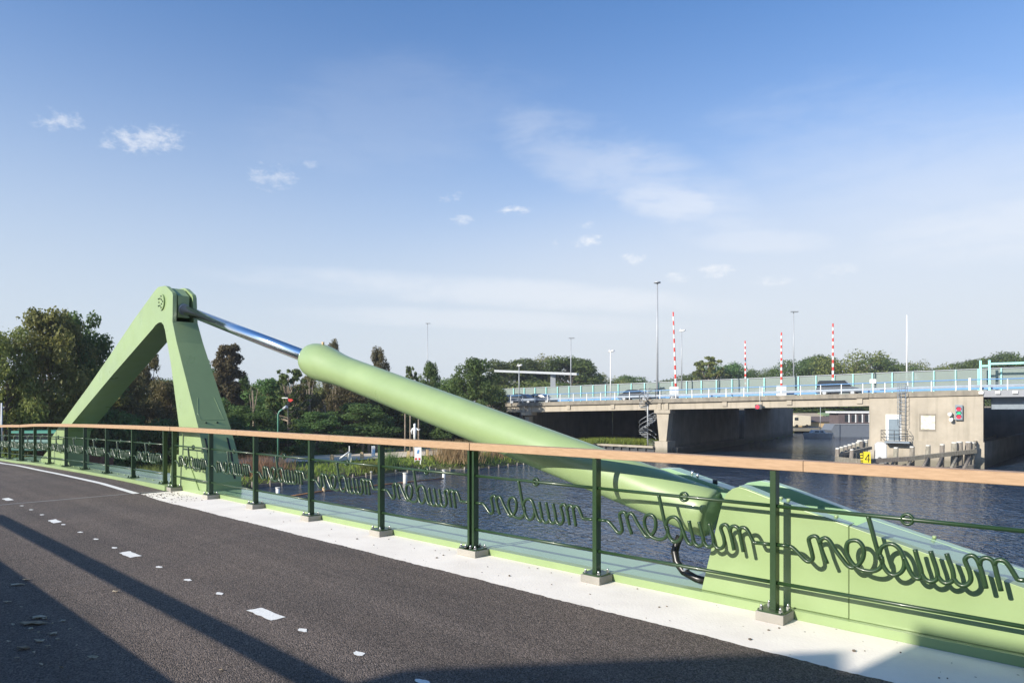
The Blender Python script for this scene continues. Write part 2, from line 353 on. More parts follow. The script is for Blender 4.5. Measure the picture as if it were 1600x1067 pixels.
def thing(name, loc, label=None, cat=None, group=None):
    o = bpy.data.objects.new(name, None); COL.objects.link(o); o.location = loc; o.empty_display_size = .3
    o['_w'] = tuple(loc)
    if label: tag(o, label, cat, group)
    return o
KIDS = {}
def copy_tree(o, parent=None):
    c = o.copy(); COL.objects.link(c); c.parent = parent
    if c.get('label') and parent is None: pass
    for ch in [x for x in bpy.data.objects if x.parent == o]: copy_tree(ch, c)
    return c
def at(px, py, Y): return Vector(((px-800)/FOC*Y, Y, 1.6-(py-634)/FOC*Y))
def gx(px, Y): return (px-800)/FOC*Y
# our bridge's frame: t along it (to the left in view), o outward over the water
D = Vector((-.732, .681, 0)); NN = Vector((.681, .732, 0)); P0 = Vector((1.97, 5.12, 0))
UP = Vector((0, 0, 1))
def W(t, o, z): return P0 + D*t + NN*o + UP*z
TT = [-8, 11.4, 13.5, 16.9, 20.1, 21.6, 23.3, 24.9, 26.4, 30, 60]
TZ = [1.2, 1.2, 1.185, 1.15, 1.10, 1.07, 1.01, .98, .94, .83, .70]
def top(t): return float(np.interp(t, TT, TZ))
def deck(t): return top(t)-1.2 + .03*min(1, max(0, (t-11.5)/2))

# ------------------------------------------------------------ setting: water and ground
def struct(o): o['kind'] = 'structure'; return o
mb = MB(); mb.add([(-1500, -300, -4), (1500, -300, -4), (1500, 3000, -4), (-1500, 3000, -4)], [(0, 1, 2, 3)]); struct(mb.build('canal_water', WATER))
LAND = [(-900, -300), (-60, -300), (-45, -60), (-32, 5), (-25, 20), (-20.5, 30), (-18.2, 40), (-17.6, 46.7), (-16.3, 48.2), (-12.9, 50.6), (-6.6, 59), (-3, 60.4), (1, 65), (6, 76), (10, 83.0), (17.4, 78.2),
        (18.0, 77.4), (53, 127.5), (53.5, 139), (75, 146), (120, 150), (300, 170), (900, 400), (1500, 3000), (-1500, 3000)]
def sdist(X, Y, poly):
    P = np.stack([X, Y], -1); inside = np.zeros(X.shape, bool); dmin = np.full(X.shape, 1e9)
    n = len(poly)
    for i in range(n):
        a = np.array(poly[i], float); b = np.array(poly[(i+1) % n], float); e = b-a
        tt = np.clip(((P-a)@e)/(e@e), 0, 1); q = a+tt[..., None]*e
        dmin = np.minimum(dmin, np.hypot(P[..., 0]-q[..., 0], P[..., 1]-q[..., 1]))
        c = (a[1] > Y) != (b[1] > Y)
        with np.errstate(divide='ignore', invalid='ignore'):
            xi = (b[0]-a[0])*(Y-a[1])/(b[1]-a[1]+1e-12)+a[0]
        inside ^= c & (X < xi)
    return np.where(inside, dmin, -dmin)
def ground_z(X, Y):
    X = np.asarray(X, float); Y = np.asarray(Y, float)
    d = sdist(X, Y, LAND)
    z = np.where(d < 0, np.maximum(-4.3+d*.8, -6.5), np.interp(d, [0, .25, .7, 3, 7], [-4.3, -3.75, -3.62, -3.35, -3.2]))
    # embankment carrying the path off our bridge
    rx, ry = X-P0.x, Y-P0.y; t = rx*D.x+ry*D.y; o = rx*NN.x+ry*NN.y
    rz = np.interp(t, TT, TZ)-1.35 - np.maximum(0, 25.5-t)*.7
    off = np.maximum(np.abs(o+2.6)-3.6, 0)
    e = rz-off*.42
    z = np.where(d > -2, np.maximum(z, e), z)
    return z
xs = np.concatenate([[-1500, -900, -500, -300, -200, -140, -100, -85], np.arange(-75, 66, 1.0), [75, 90, 120, 170, 260, 400, 700, 1500]])
ys = np.concatenate([[-290, -150, -60, -20, 0, 8], np.arange(12, 160, 1.0), [170, 190, 230, 300, 420, 600, 900, 1500, 2950]])
GX, GY = np.meshgrid(xs, ys); GZ = ground_z(GX, GY)
GZ += np.where(GZ > -3.9, (np.sin(GX*1.3+GY*.7)*np.cos(GY*1.1-GX*.4))*.04, 0)
nx, ny = len(xs), len(ys)
mb = MB(); mb.v = [(a, b, c) for a, b, c in zip(GX.ravel(), GY.ravel(), GZ.ravel())]
mb.f = [(j*nx+i, j*nx+i+1, (j+1)*nx+i+1, (j+1)*nx+i) for j in range(ny-1) for i in range(nx-1)]; mb.sm = [True]*len(mb.f)
struct(mb.build('ground', GROUND))
def sheet(name, pts, z, m):
    mb = MB(); mb.add([(x, y, z) for x, y in pts], [tuple(range(len(pts)))]); return struct(mb.build(name, m))
sheet('path', [(-27, 55), (-21, 56), (-14, 59.0), (-9.5, 63.3), (-5, 67), (2, 74), (9, 88), (5, 92), (-2, 80), (-9, 72), (-18, 65.5), (-27, 62)], -3.13, SAND)
sheet('far_road', [(-17, 69), (-9, 71.5), (-2, 76.5), (4, 86), (4, 100), (-4, 84), (-12, 76), (-24, 71)], -3.10, FARASPH)

# ------------------------------------------------------------ our bridge: road, kerb, markings
def strip(name, ts, o0, o1, zf, thick, m, parent=None):
    mb = MB(); n = len(ts); vs = []
    for t in ts:
        a = o0(t) if callable(o0) else o0; b = o1(t) if callable(o1) else o1; z = zf(t)
        vs += [W(t, a, z), W(t, b, z), W(t, b, z-thick), W(t, a, z-thick)]
    fs = []
    for i in range(n-1):
        for j in range(4): fs.append((4*i+j, 4*i+(j+1) % 4, 4*i+4+(j+1) % 4, 4*i+4+j))
    fs += [(3, 2, 1, 0), (4*n-4, 4*n-3, 4*n-2, 4*n-1)]
    mb.add(vs, fs); return mb.build(name, m, parent)
def fr(a, b, s):
    k = max(1, int(round((b-a)/s))); return [a+(b-a)*i/k for i in range(k+1)]
def asph_edge(t): return (-.70 if t < 10.4 else -.70+(t-10.4)*.10)+random.uniform(-.007, .007)+.006*math.sin(t*3.1)+.004*math.sin(t*11)
struct(strip('road', fr(-9, -3, 2)+fr(-2.97, 11.45, .03), -5.0, asph_edge, lambda t: 0.0, .40, ASPH))
struct(strip('road', fr(11.49, 26.3, .8)+fr(27, 60, 3), -5.0, lambda t: -.14 if t < 27 else -.5, deck, .30, ASPH))
J = strip('expansion_joint', [11.446, 11.494], -5.0, -.16, lambda t: .004, .3, mat('joint_steel', (.30, .28, .26), .6, var=.2)); struct(J)
struct(strip('kerb', [-9, -3, 2, 7, 10.3, 10.8, 11.35], -.76, .105, lambda t: -.004, .30, KERB))
struct(strip('kerb', fr(-9, 10.7, 3), -5.6, -5.0, lambda t: .05, .40, CONC))
struct(strip('kerb', fr(26.35, 60, 3), -.5, .3, lambda t: deck(t)+.03, .40, KERB))
# ground under the fixed part
mb = MB(); mb.hexa([W(-9, -5.5, -4.6), W(-9, 0, -4.6), W(-.6, 0, -4.6), W(-.6, -5.5, -4.6), W(-9, -5.5, -.42), W(-9, 0, -.42), W(-.6, 0, -.42), W(-.6, -5.5, -.42)])
struct(mb.build('bridge_pier', DCONC))

def paint(name, pts, dz=.004):
    mb = MB(); n = len(pts); z = .002
    mb.add([W(t, o, deck(t)+z+dz*.5) for t, o in pts], [tuple(range(n))]); return mb
blocks = [[(3.10, -2.60), (3.08, -2.48), (2.72, -2.48), (2.72, -2.60)], [(6.13, -2.575), (6.135, -2.46), (5.79, -2.458), (5.775, -2.57)],
          [(9.16, -2.54), (9.20, -2.435), (8.87, -2.43), (8.83, -2.54)], [(12.3, -2.49), (12.35, -2.385), (11.98, -2.37), (11.95, -2.48)], [(15.3, -2.46), (15.35, -2.36), (15.0, -2.35), (14.97, -2.46)]]
def jag(poly, amp=.008, k=5):
    o = []; n = len(poly)
    for i in range(n):
        a, b = poly[i], poly[(i+1) % n]
        for j in range(k):
            u = j/k; o.append((a[0]+(b[0]-a[0])*u+random.uniform(-amp, amp), a[1]+(b[1]-a[1])*u+random.uniform(-amp, amp)))
    return o
for i, b in enumerate(blocks):
    o = paint('lane_mark', jag(b)).build('lane_mark', WPAINT); struct(o)
for (t, o) in [(5.12, -2.522), (4.39, -2.533), (3.73, -2.532), (2.36, -2.546), (1.68, -2.54), (1.03, -2.55), (8.62, -2.48), (6.46, -2.517), (7.17, -2.498), (7.82, -2.493), (9.81, -2.462), (10.5, -2.447), (11.1, -2.444), (13.0, -2.43), (13.9, -2.42)]:
    pts = [(t+.055*math.cos(q)*random.uniform(.7, 1.15), o+.030*math.sin(q)*random.uniform(.6, 1.2)) for q in np.linspace(0, 2*math.pi, 12, endpoint=False)]
    struct(paint('paint_dot', pts).build('paint_dot', WPAINT))
CRK = mat('crack_fill', (.022, .02, .019), .9)
for (t0_, o0_), (t1_, o1_) in (((6.55, -3.62), (6.45, -2.95)), ((4.62, -3.52), (4.52, -2.93)), ((6.3, -5.0), (6.55, -3.62)), ((4.4, -5.0), (4.62, -3.52))):
    k_ = 14; A_ = [(t0_+(t1_-t0_)*i/k_+random.uniform(-.008, .008), o0_+(o1_-o0_)*i/k_) for i in range(k_+1)]
    mb = MB(); mb.add([W(a, b, .003) for a, b in A_]+[W(a+.006, b, .003) for a, b in A_], [(i, i+1, k_+2+i, k_+1+i) for i in range(k_)]); struct(mb.build('asphalt_crack', CRK))
ts = fr(11.40, 26.2, .7)
mb = MB(); vs = []
def wl(t): return float(np.interp(t, [11.4, 14, 18.7, 22.2, 24, 27], [-.66, -.60, -.56, -.47, -.42, -.36]))
for t in ts: vs += [W(t, wl(t)-.055, deck(max(t, 11.5))+.005), W(t, wl(t)+.055, deck(max(t, 11.5))+.005)]
mb.add(vs, [(2*i, 2*i+1, 2*i+3, 2*i+2) for i in range(len(ts)-1)]); struct(mb.build('edge_line', WPAINT))

# steel edge girder: upstand + ledge
gl = thing('edge_girder', W(5, .4, 0), 'long pale green steel edge girder and ledge along the outside of the kerb', 'bridge girder')
strip('upstand', fr(-9, 11.4, 1)+fr(11.5, 26.3, 1), lambda t: .108 if t < 11.45 else -.136, lambda t: .20, lambda t: .062 if t < 11.45 else top(t)-1.105, .45, GREEN, gl)
ow = lambda t: .78 if t < 6 else .78+min((t-6)*.035, .22)
strip('ledge', fr(-9, 26.3, 1), .203, ow, lambda t: .050 if t < 11.45 else top(t)-1.12, .30, GREEN_SKYLIT, gl)
mb = MB()
for t in np.arange(11.9, 26, .42): mb.mark(); mb.tube([W(t, .1, top(t)-1.108), W(t, .1, top(t)-1.09)], .018, 6)
build_each(mb, 'bolt', GREEN, gl)
strip('web_plate', fr(-9, 26.3, 2), .3, .33, lambda t: top(t)-1.42, .6, GREEN, gl)

# ------------------------------------------------------------ railing
LET = {'n1': [(0.113,0.563),(0.139,0.551),(0.181,0.515),(0.225,0.476),(0.255,0.471),(0.277,0.496),(0.269,0.547),(0.255,0.598),(0.250,0.635),(0.277,0.658),(0.307,0.655),(0.327,0.608),(0.345,0.551),(0.377,0.474)],
'n2e': [(0.327,0.608),(0.334,0.639),(0.363,0.657),(0.394,0.639),(0.433,0.579),(0.475,0.526),(0.512,0.484),(0.543,0.474),(0.577,0.495),(0.604,0.531),(0.617,0.576),(0.613,0.626),(0.586,0.661),(0.550,0.665),(0.516,0.646),(0.504,0.603),(0.513,0.554),(0.541,0.507),(0.584,0.476),(0.643,0.466),(0.689,0.476),(0.721,0.504),(0.733,0.537),(0.728,0.579)],
'stem': [(0.643,0.846),(0.663,0.775),(0.689,0.670),(0.715,0.577),(0.728,0.557)],
'bowl': [(0.721,0.556),(0.716,0.598),(0.730,0.642),(0.766,0.668),(0.804,0.670),(0.837,0.644),(0.859,0.598),(0.867,0.551),(0.853,0.501),(0.816,0.469),(0.778,0.470),(0.747,0.504),(0.728,0.550),(0.721,0.592)],
'di': [(0.859,0.598),(0.882,0.547),(0.902,0.502),(0.926,0.472),(0.951,0.468),(0.966,0.492),(0.960,0.539),(0.942,0.597),(0.928,0.657)],
'u1': [(0.964,0.505),(0.986,0.471),(1.016,0.460),(1.045,0.474),(1.057,0.501),(1.049,0.553),(1.031,0.611),(1.017,0.659)],
'u2': [(1.054,0.507),(1.080,0.474),(1.108,0.466),(1.137,0.484),(1.145,0.509),(1.137,0.561),(1.120,0.611),(1.106,0.656)],
'm1': [(1.142,0.506),(1.165,0.476),(1.193,0.465),(1.221,0.480),(1.237,0.512),(1.229,0.563),(1.215,0.600),(1.206,0.631),(1.221,0.655),(1.248,0.662),(1.270,0.641),(1.286,0.598),(1.302,0.536),(1.316,0.471)],
'm2': [(1.284,0.611),(1.288,0.640),(1.308,0.658),(1.334,0.657),(1.355,0.635),(1.371,0.567),(1.392,0.469)],
'm3': [(1.359,0.622),(1.366,0.647),(1.387,0.657),(1.413,0.651),(1.439,0.616),(1.464,0.570),(1.477,0.553),(1.505,0.554)]}
def smooth(pts, k=4):
    P = [Vector((a, b, 0)) for a, b in pts]; P = [2*P[0]-P[1]]+P+[2*P[-1]-P[-2]]; o = []
    for i in range(1, len(P)-2):
        for j in range(k):
            u = j/k; a, b, c, d = P[i-1:i+3]
            o.append(.5*((2*b)+(c-a)*u+(2*a-5*b+4*c-d)*u*u+(3*b-a-3*c+d)*u**3))
    o.append(P[-2]); return [(q.x, q.y) for q in o]
RA = .0150
def lettering(t0, t1, parent, det):
    """t0 = post to the right, t1 = post to the left (bigger t is further left); word runs from the left post"""
    mb = MB(); L = t1-t0; s = L/1.635
    def P(u, z):
        t = t1-u*s; return W(t, 0, z+top(t)-1.2)
    k = 4 if det > 1 else 2
    for nm, pts in LET.items():
        q = smooth(pts, k); mb.tube([P(a, b) for a, b in q], RA, 8 if det > 1 else 5, ref=NN, r2=.0185)
    mb.tube([P(0.02, .560), P(.113, .563)], RA, 8, ref=NN, r2=.0185); mb.tube([P(1.503, .554), P(1.615, .556)], RA, 8, ref=NN, r2=.0185)
    # dot of the i: a ring clamped round the upper bar
    ring = [P(.884+.034*math.cos(a), .848+.034*math.sin(a)) for a in np.linspace(0, 2*math.pi, 17)]
    mb.tube(ring, .011, 6, ref=NN, r2=.0185, caps=False)
    return mb.build('lettering', DGREEN, parent)
def bar(t0, t1, z, parent, name):
    mb = MB(); mb.tube([W(t, 0, top(t)-1.2+z) for t in fr(t0, t1, .8)], .0145, 10); return mb.build(name, DGREEN, parent)
def rail_post(t, parent, conc, wide=.045):
    zb = (.078 if conc else top(t)-1.093)
    mb = MB(); mb.box(W(t, 0, (zb+top(t)-.085)/2), (wide, .075, top(t)-.085-zb), D, NN, UP)
    p = mb.build('post', DGREEN, parent, bevel=.003)
    return p
def base_plate(t, post, conc):
    zb = (.066 if conc else top(t)-1.105)
    def octo(s, c, z): return [W(t+a, b, z) for a, b in ((-s+c, -s), (s-c, -s), (s, -s+c), (s, s-c), (s-c, s), (-s+c, s), (-s, s-c), (-s, -s+c))]
    mb = MB(); mb.prism(octo(.10, .022, zb), UP*.013); mb.build('base_plate', DGREEN, post)
    mb = MB()
    for a in (-1, 1):
        for b in (-1, 1):
            mb.mark(); c = W(t+a*.072, b*.072, zb+.013); mb.tube([c, c+UP*.014], .015, 6, smooth=False); mb.tube([c+UP*.014, c+UP*.026, c+UP*.034, c+UP*.038], [.011, .0105, .007, .002], 8)
    build_each(mb, 'cap_nut', BOLT if conc else DGREEN, post)
    if conc:
        mb = MB(); s = .105; z0 = -.004; mb.prism([W(t-s, -s, z0), W(t+s, -s, z0), W(t+s, s-.005, z0), W(t-s, s-.005, z0)], [W(t-s, -s, .066), W(t+s, -s, .066), W(t+s, s-.005, .066), W(t-s, s-.005, .066)])
        mb.build('pedestal', CONC, post, bevel=.004)
def handrail(t0, t1, parent):
    joints = fr(t0, t1, 3.27); 
    for a, b in zip(joints[:-1], joints[1:]):
        mb = MB(); ts = fr(a+.0025, b-.0025, .55); vs = []; h = .078; wd = .060
        prof = [(-wd+.006, 0), (wd-.006, 0), (wd, -.006), (wd, -h+.004), (wd-.004, -h), (-wd+.004, -h), (-wd, -h+.004), (-wd, -.006)]
        for t in ts: vs += [W(t, o, top(t)+z) for o, z in prof]
        k = len(prof); fs = [tuple(range(k-1, -1, -1)), tuple((len(ts)-1)*k+j for j in range(k))]
        for i in range(len(ts)-1):
            for j in range(k): fs.append((i*k+j, i*k+(j+1) % k, (i+1)*k+(j+1) % k, (i+1)*k+j))
        mb.add(vs, fs); mb.build('handrail', WOODR, parent)
def railing(posts, t0, t1, conc, label, nar=(), det=2):
    r = thing('bridge_railing', W((t0+t1)/2, 0, deck((t0+t1)/2)), label, 'railing', 'railing sections along the water side')
    handrail(t0, t1, r)
    for p in posts:
        q = rail_post(p, r, conc, .03 if p in nar else .045); base_plate(p, q, conc)
    for a, b in zip(posts[:-1], posts[1:]):
        bar(a, b, .848, r, 'upper_bar'); bar(a, b, .275, r, 'lower_bar'); lettering(a, b, r, det if b < 9 else 1)
railing([-6.54, -4.905, -3.27, -1.635, 0, 1.635, 3.23], -7.2, 3.255, True, 'nearest railing section with script lettering in front of the green machinery housing', (3.23,))
railing([3.30, 4.905, 6.54, 8.175, 9.80, 11.40], 3.262, 11.44, True, 'railing section between the double post over the water and the lifting frame foot', (3.30,))
railing([11.85, 13.58, 15.26, 16.9, 18.5, 20.1, 21.65, 23.12], 11.46, 23.22, False, 'railing section on the green steel deck edge below the A-shaped frame')
railing([23.42, 24.86, 26.3, 27.9, 29.5, 31.1, 33], 23.24, 34, False, 'farthest railing section at the left end of the bridge')

# parapet on the camera's side of the road: solid panel under a slim handrail
op = thing('parapet', W(3, -5.34, 0), 'solid green parapet with a slim handrail behind the camera side of the road', 'parapet')
mb = MB(); mb.prism([W(-6, -5.42, .0), W(11.0, -5.42, .0), W(11.0, -5.42, .88), W(-6, -5.42, .88)], NN*.08); mb.build('panel', GREEN, op, bevel=.01)
mb = MB(); mb.box(W(3.25, -5.38, 1.17), (14.9, .10, .06), D, NN, UP); mb.build('handrail', WOODR, op)
for t in (10.66, -4.1):
    mb = MB(); mb.box(W(t, -5.38, 1.01), (.07, .05, .26), D, NN, UP); mb.build('post', DGREEN, op)
# unseen blocks up-sun of the bridge, added and shaped to cast the foreground shadows
def shadow_caster(name, pts, h, label, cat):
    c = sum((Vector((a, b, -4.2)) for a, b in pts), Vector())/len(pts)
    g = thing(name, c, label, cat)
    P = [Vector((a, b, -4.6)) for a, b in pts]
    mb = MB(); mb.prism(P, UP*(4.6+h-.25)); mb.build('wall', BCONC, g)
    Q = [Vector((a, b, h-.25)) for a, b in pts]; mb = MB(); mb.prism(Q, UP*.25); mb.build('roof', BCONC2, g)
shadow_caster('shadow_caster_left', [(-9.06, -2.16), (-11.9, -4.3), (-8.4, -6.8), (-6.25, -1.85)], 5.0, 'unseen flat roofed concrete block behind the camera, added to cast the foreground shadow', 'building')
shadow_caster('shadow_caster_right', [(-5.50, -1.55), (-8.2, -6.9), (-3.0, -9.5), (1.0, -7.9)], 5.0, 'second unseen concrete block behind the camera, added to shade the near kerb and housing foot', 'building')

# ------------------------------------------------------------ A-shaped lifting frame
OC = .46
hw = lambda z: .33-.026*z
A = thing('bridge_pylon', W(15, OC, 0), 'tall pale green A-shaped steel frame standing over the railing', 'steel frame')
outer = [(21.95, -.10), (20.89, .324), (20.86, .45), (20.50, .719), (19.527, 1.14), (17.285, 2.085), (15.692, 2.80), (14.268, 3.46), (13.05, 3.975), (12.86, 4.035), (12.5, 4.02), (12.40, 3.99), (12.11, 3.84), (12.073, 3.778), (12.056, 3.256), (11.818, 2.836), (11.259, 2.012), (10.701, 1.189), (10.445, .72), (10.30, .2), (10.30, -.10)]
inner = [(11.60, -.10), (11.56, .70), (11.58, 1.17), (12.076, 2.422), (12.43, 3.12), (12.52, 3.235), (12.64, 3.292), (12.78, 3.295), (12.95, 3.26), (13.081, 3.20), (15.645, 2.265), (18.525, 1.165), (19.20, .90), (19.40, .68), (19.45, .45), (19.45, -.10)]
head = [i for i, p in enumerate(outer) if p == (12.056, 3.256)][0]
slot = [(13.10, 3.95), (13.0, 3.9), (13.0, 3.262), (12.06, 3.262)]
i0 = outer.index((13.05, 3.975))
core = outer[:i0] + [(13.10, 3.954), (13.08, 3.27), (12.06, 3.27)] + outer[head:]
full = outer + inner; coref = core + inner
def plate(poly, fa, fb, mb): mb.prism([W(t, fa(z), z) for t, z in poly], [W(t, fb(z), z) for t, z in poly])
mb = MB(); PT = .075
plate(full, lambda z: OC-hw(z), lambda z: OC-hw(z)+PT, mb); plate(full, lambda z: OC+hw(z)-PT, lambda z: OC+hw(z), mb)
plate(coref, lambda z: OC-hw(z)+PT, lambda z: OC+hw(z)-PT, mb)
mb.build('frame_body', GREEN, A)
# rod-eye block in the clevis
mb = MB(); blk = [(12.13, 3.36), (12.13, 3.80), (12.42, 3.975), (12.9, 3.99), (13.0, 3.9), (13.0, 3.36)]
mb.prism([W(t, OC-.115, z) for t, z in blk], NN*.23); mb.build('eye_block', GREEN, A, bevel=.01)
# pin covers with bolt rings
for s, z in ((-1, 3.698), (1, 3.698)):
    o1 = OC+s*hw(z); c = W(12.62, o1, z); mb = MB(); mb.tube([c-NN*s*.01, c+NN*s*.03], .165, 28, smooth=False); cv = mb.build('pin_cover', GREEN, A)
    mb = MB()
    for q in range(10):
        a = 2*math.pi*q/10; rr = .12 if q % 2 else .075
        mb.mark(); p = c+NN*s*.03+D*math.cos(a)*rr+UP*math.sin(a)*rr; mb.tube([p, p+NN*s*.014], .016, 6, smooth=False)
    build_each(mb, 'bolt', DGREEN, cv)
# foot plates: round-edged lugs and stiffeners beside the feet
mb = MB(); lug = [(11.62, -.02), (11.9, .12), (11.88, .42), (11.62, .66), (11.3, .66), (10.9, .4), (10.62, .12), (10.5, -.02)]
plate(lug, lambda z: OC-hw(z)-.022, lambda z: OC-hw(z)-.001, mb); mb.build('foot_plate', GREEN, A)
mb = MB(); plate([(21.2, -.02), (20.3, .55), (19.0, .3), (18.6, -.02)], lambda z: OC-hw(z)-.022, lambda z: OC-hw(z)-.001, mb); mb.build('foot_plate', GREEN, A)
# end face: black strips stand in for the shade inside two slots; hatch weld
def endface(u, z, d=0):   # point on the right-hand end face of the near leg, u across -1..1
    t = float(np.interp(z, [.2, .72, 1.189, 2.012, 2.836, 3.256], [10.30, 10.445, 10.701, 11.259, 11.818, 12.056])); return W(t-d, OC+u*hw(z), z)
for u in (-.72, .62):
    mb = MB(); zz = [.25, .45, .72, 1.0]
    vs = []
    for z in zz: vs += [endface(u-.05, z, .002), endface(u+.05, z, .002), endface(u+.05, z, .012), endface(u-.05, z, .012)]
    fs = [(3, 2, 1, 0), (12, 13, 14, 15)]
    for i in range(3):
        for j in range(4): fs.append((4*i+j, 4*i+(j+1) % 4, 4*i+4+(j+1) % 4, 4*i+4+j))
    mb.add(vs, fs); mb.build('slot_shade', BLK, A)
mb = MB(); mb.tube([endface(-.55, 1.75, .0), endface(-.80, 1.45, .0), endface(-.7, 1.33, .0), endface(.0, 1.33, .0), endface(.75, 1.33, .0), endface(.66, 1.5, .0), endface(.55, 1.75, .0)], .003, 6); mb.build('hatch_weld', GREEN, A)
mb = MB()
for u in (-.45, .25):
    mb.mark(); c = endface(u, 1.28); mb.tube([c+D*.01, c-D*.012], .02, 8)
build_each(mb, 'hatch_bolt', DGREEN, A)

# ------------------------------------------------------------ hydraulic cylinder
AZ = lambda t: 3.507-(12.04-t)*.2525
cy = thing('hydraulic_cylinder', W(6, OC, AZ(6)), 'long green hydraulic cylinder with chrome rod reaching up to the A-shaped frame', 'hydraulic cylinder')
mb = MB(); mb.tube([W(12.14, OC, AZ(12.14)), W(7.0, OC, AZ(7.0))], .096, 40); mb.build('rod', CHROME, cy)
mb = MB(); mb.tube([W(12.16, OC, AZ(12.16)), W(12.085, OC, AZ(12.085))], .112, 28); mb.build('rod_collar', LGREY, cy)
def lathe(prof, name, m, parent, n=48):
    mb = MB(); mb.tube([W(t, OC, AZ(t)) for t, r in prof], [r for t, r in prof], n, ref=NN); return mb.build(name, m, parent)
BR = .222
bp = [(6.93, BR), (6.0, BR), (4, BR), (2.2, BR), (1.3, BR), (1.0, .216), (.75, .19), (.62, .15)]
# the tube helper takes r for the in-plane radius; use r2 None -> same
def lathe2(prof, name, m, parent, n=48):
    mb = MB(); ax = (W(0, OC, AZ(0))-W(1, OC, AZ(1))).normalized(); b = NN; a = b.cross(ax).normalized(); vs = []
    for t, r in prof:
        c = W(t, OC, AZ(t))
        for j in range(n):
            q = 2*math.pi*j/n; vs.append(c+a*math.cos(q)*r+b*math.sin(q)*r)
    k = len(prof); fs = [(i*n+j, i*n+(j+1) % n, (i+1)*n+(j+1) % n, (i+1)*n+j) for i in range(k-1) for j in range(n)]
    mb.add(vs, fs, True); o = len(mb.f)
    mb.f.append(tuple(range(n-1, -1, -1))); mb.f.append(tuple((k-1)*n+j for j in range(n))); mb.sm += [False, False]
    return mb.build(name, m, parent)
lathe2([(7.33, .10), (7.329, .185), (7.32, .212), (7.29, .236), (7.23, .256), (7.13, .270), (7.03, .275), (6.93, .272), (6.82, .262), (6.70, .248), (6.58, .236), (6.46, .228), (6.34, .2235), (6.2, BR), (5, BR), (4, BR), (2.2, BR), (1.3, BR), (.84, BR), (.76, .217), (.735, .20), (.73, .12)], 'barrel', GREEN, cy)
lathe2([(7.36, .104), (7.32, .104)], 'wiper_ring', BLK, cy, 24)
mb = MB(); p0 = W(.95, OC-.05, AZ(.95)-.15)
mb.tube([W(1.00, .38, .44), W(1.02, .36, .38), W(1.03, .34, .30), W(1.0, .32, .22), W(.92, .30, .15), (W(.80, .30, .11)), W(.68, .30, .10)], .034, 14); mb.build('hose', BLACKR, cy)
mb = MB(); mb.tube([W(.93, .315, .165), W(.90, .305, .145)], .038, 14); mb.build('hose_clamp', MGREY, cy)
c = W(6.98, OC, AZ(6.98)+.27); mb = MB(); mb.tube([c, c+UP*.05], .02, 8); mb.build('bleed_plug', PINE, cy)

# ------------------------------------------------------------ machinery housing at the right
H = thing('machinery_housing', W(-1, OC, 0), 'sloping pale green steel housing that the hydraulic cylinder plunges into', 'machine housing')
ck = [(.682, .064), (.528, .696), (.492, .83), (.462, .885), (.41, .93), (.355, .948), (.30, .938), (.121, .885)]
def cheek_top(t): return .885+(t-.121)*.2575
near = ck+[(-.470, cheek_top(-.47)), (-.470, .064)]
N0 = .165
mb = MB(); mb.prism([W(t, N0, z) for t, z in near], NN*.10); mb.build('side_plate', GREEN, H, bevel=.006)
rear = [(-.474, .064), (-.474, cheek_top(-.474)), (-2.4, cheek_top(-2.4)), (-4.3, .09), (-4.3, .064)]
mb = MB(); mb.prism([W(t, N0, z) for t, z in rear], NN*.10); mb.build('side_plate', GREEN, H, bevel=.003)
far = [(.70, .064), (.70, .78), (.60, .87), (.50, .93), (.38, .955), (.28, .945), (.12, .905), (-.49, cheek_top(-.49)), (-2.4, cheek_top(-2.4)), (-4.3, .09), (-4.3, .064)]
mb = MB(); mb.prism([W(t, .65, z) for t, z in far], NN*.10); mb.build('side_plate', GREEN_SKYLIT, H, bevel=.006)
cov = [(-.49, .064), (-.49, cheek_top(-.49)-.004), (-2.4, cheek_top(-2.4)-.004), (-4.3, .086), (-4.3, .064)]
mb = MB(); mb.prism([W(t, N0+.10, z) for t, z in cov], NN*(.65-N0-.10)); mb.build('cover', GREEN_SKYLIT, H)
# strip over the near plate's top, in the green tinted by sky reflection
def capstrip(path, o0, o1, m, name):
    mb = MB(); vs = []
    for t, z in path: vs += [W(t, o0, z+.006), W(t, o1, z+.006), W(t, o1, z+.001), W(t, o0, z+.001)]
    fs = [(3, 2, 1, 0), tuple(4*(len(path)-1)+j for j in range(4))]
    for i in range(len(path)-1):
        for j in range(4): fs.append((4*i+j, 4*i+(j+1) % 4, 4*i+4+(j+1) % 4, 4*i+4+j))
    mb.add(vs, fs); return mb.build(name, m, H)
capstrip([(.355, .950), (.30, .940), (.121, .885), (-.470, cheek_top(-.47))], N0+.004, N0+.13, GREEN_SKYLIT, 'top_strip')
mb = MB(); mb.box(W(-.0, .46, .35), (.9, .36, .55), D, NN, UP); mb.build('trunnion_box', GREEN, H)
# bolted plate over the tube's far shoulder
mb = MB(); cp = [(1.42, .93), (1.40, .985), (1.30, 1.012), (1.18, 1.015), (.60, .870), (.60, .78)]
mb.prism([W(t, .53, z) for t, z in cp], NN*.17); mb.build('shoulder_plate', GREEN_SKYLIT, H, bevel=.004)
mb = MB()
for t, o in ((1.0, .60), (.93, .57)):
    mb.mark(); z = 1.015+(t-1.18)*.25; mb.tube([W(t, o, z-.01), W(t, o, z+.035)], .012, 8)
build_each(mb, 'plate_bolt', BOLT, H)
mb = MB(); mb.tube([W(.76, .57, .90), W(.76, .57, .945)], .022, 10); mb.build('lifting_eye', BLACKR, H)
mb = MB()
for t, o in ((.05, .25), (.0, .27), (-.35, .28), (-.9, .70)): mb.mark(); mb.tube([W(t, o, cheek_top(t)), W(t, o, cheek_top(t)+.022)], .014, 8)
build_each(mb, 'lid_bolt', GREEN, H)

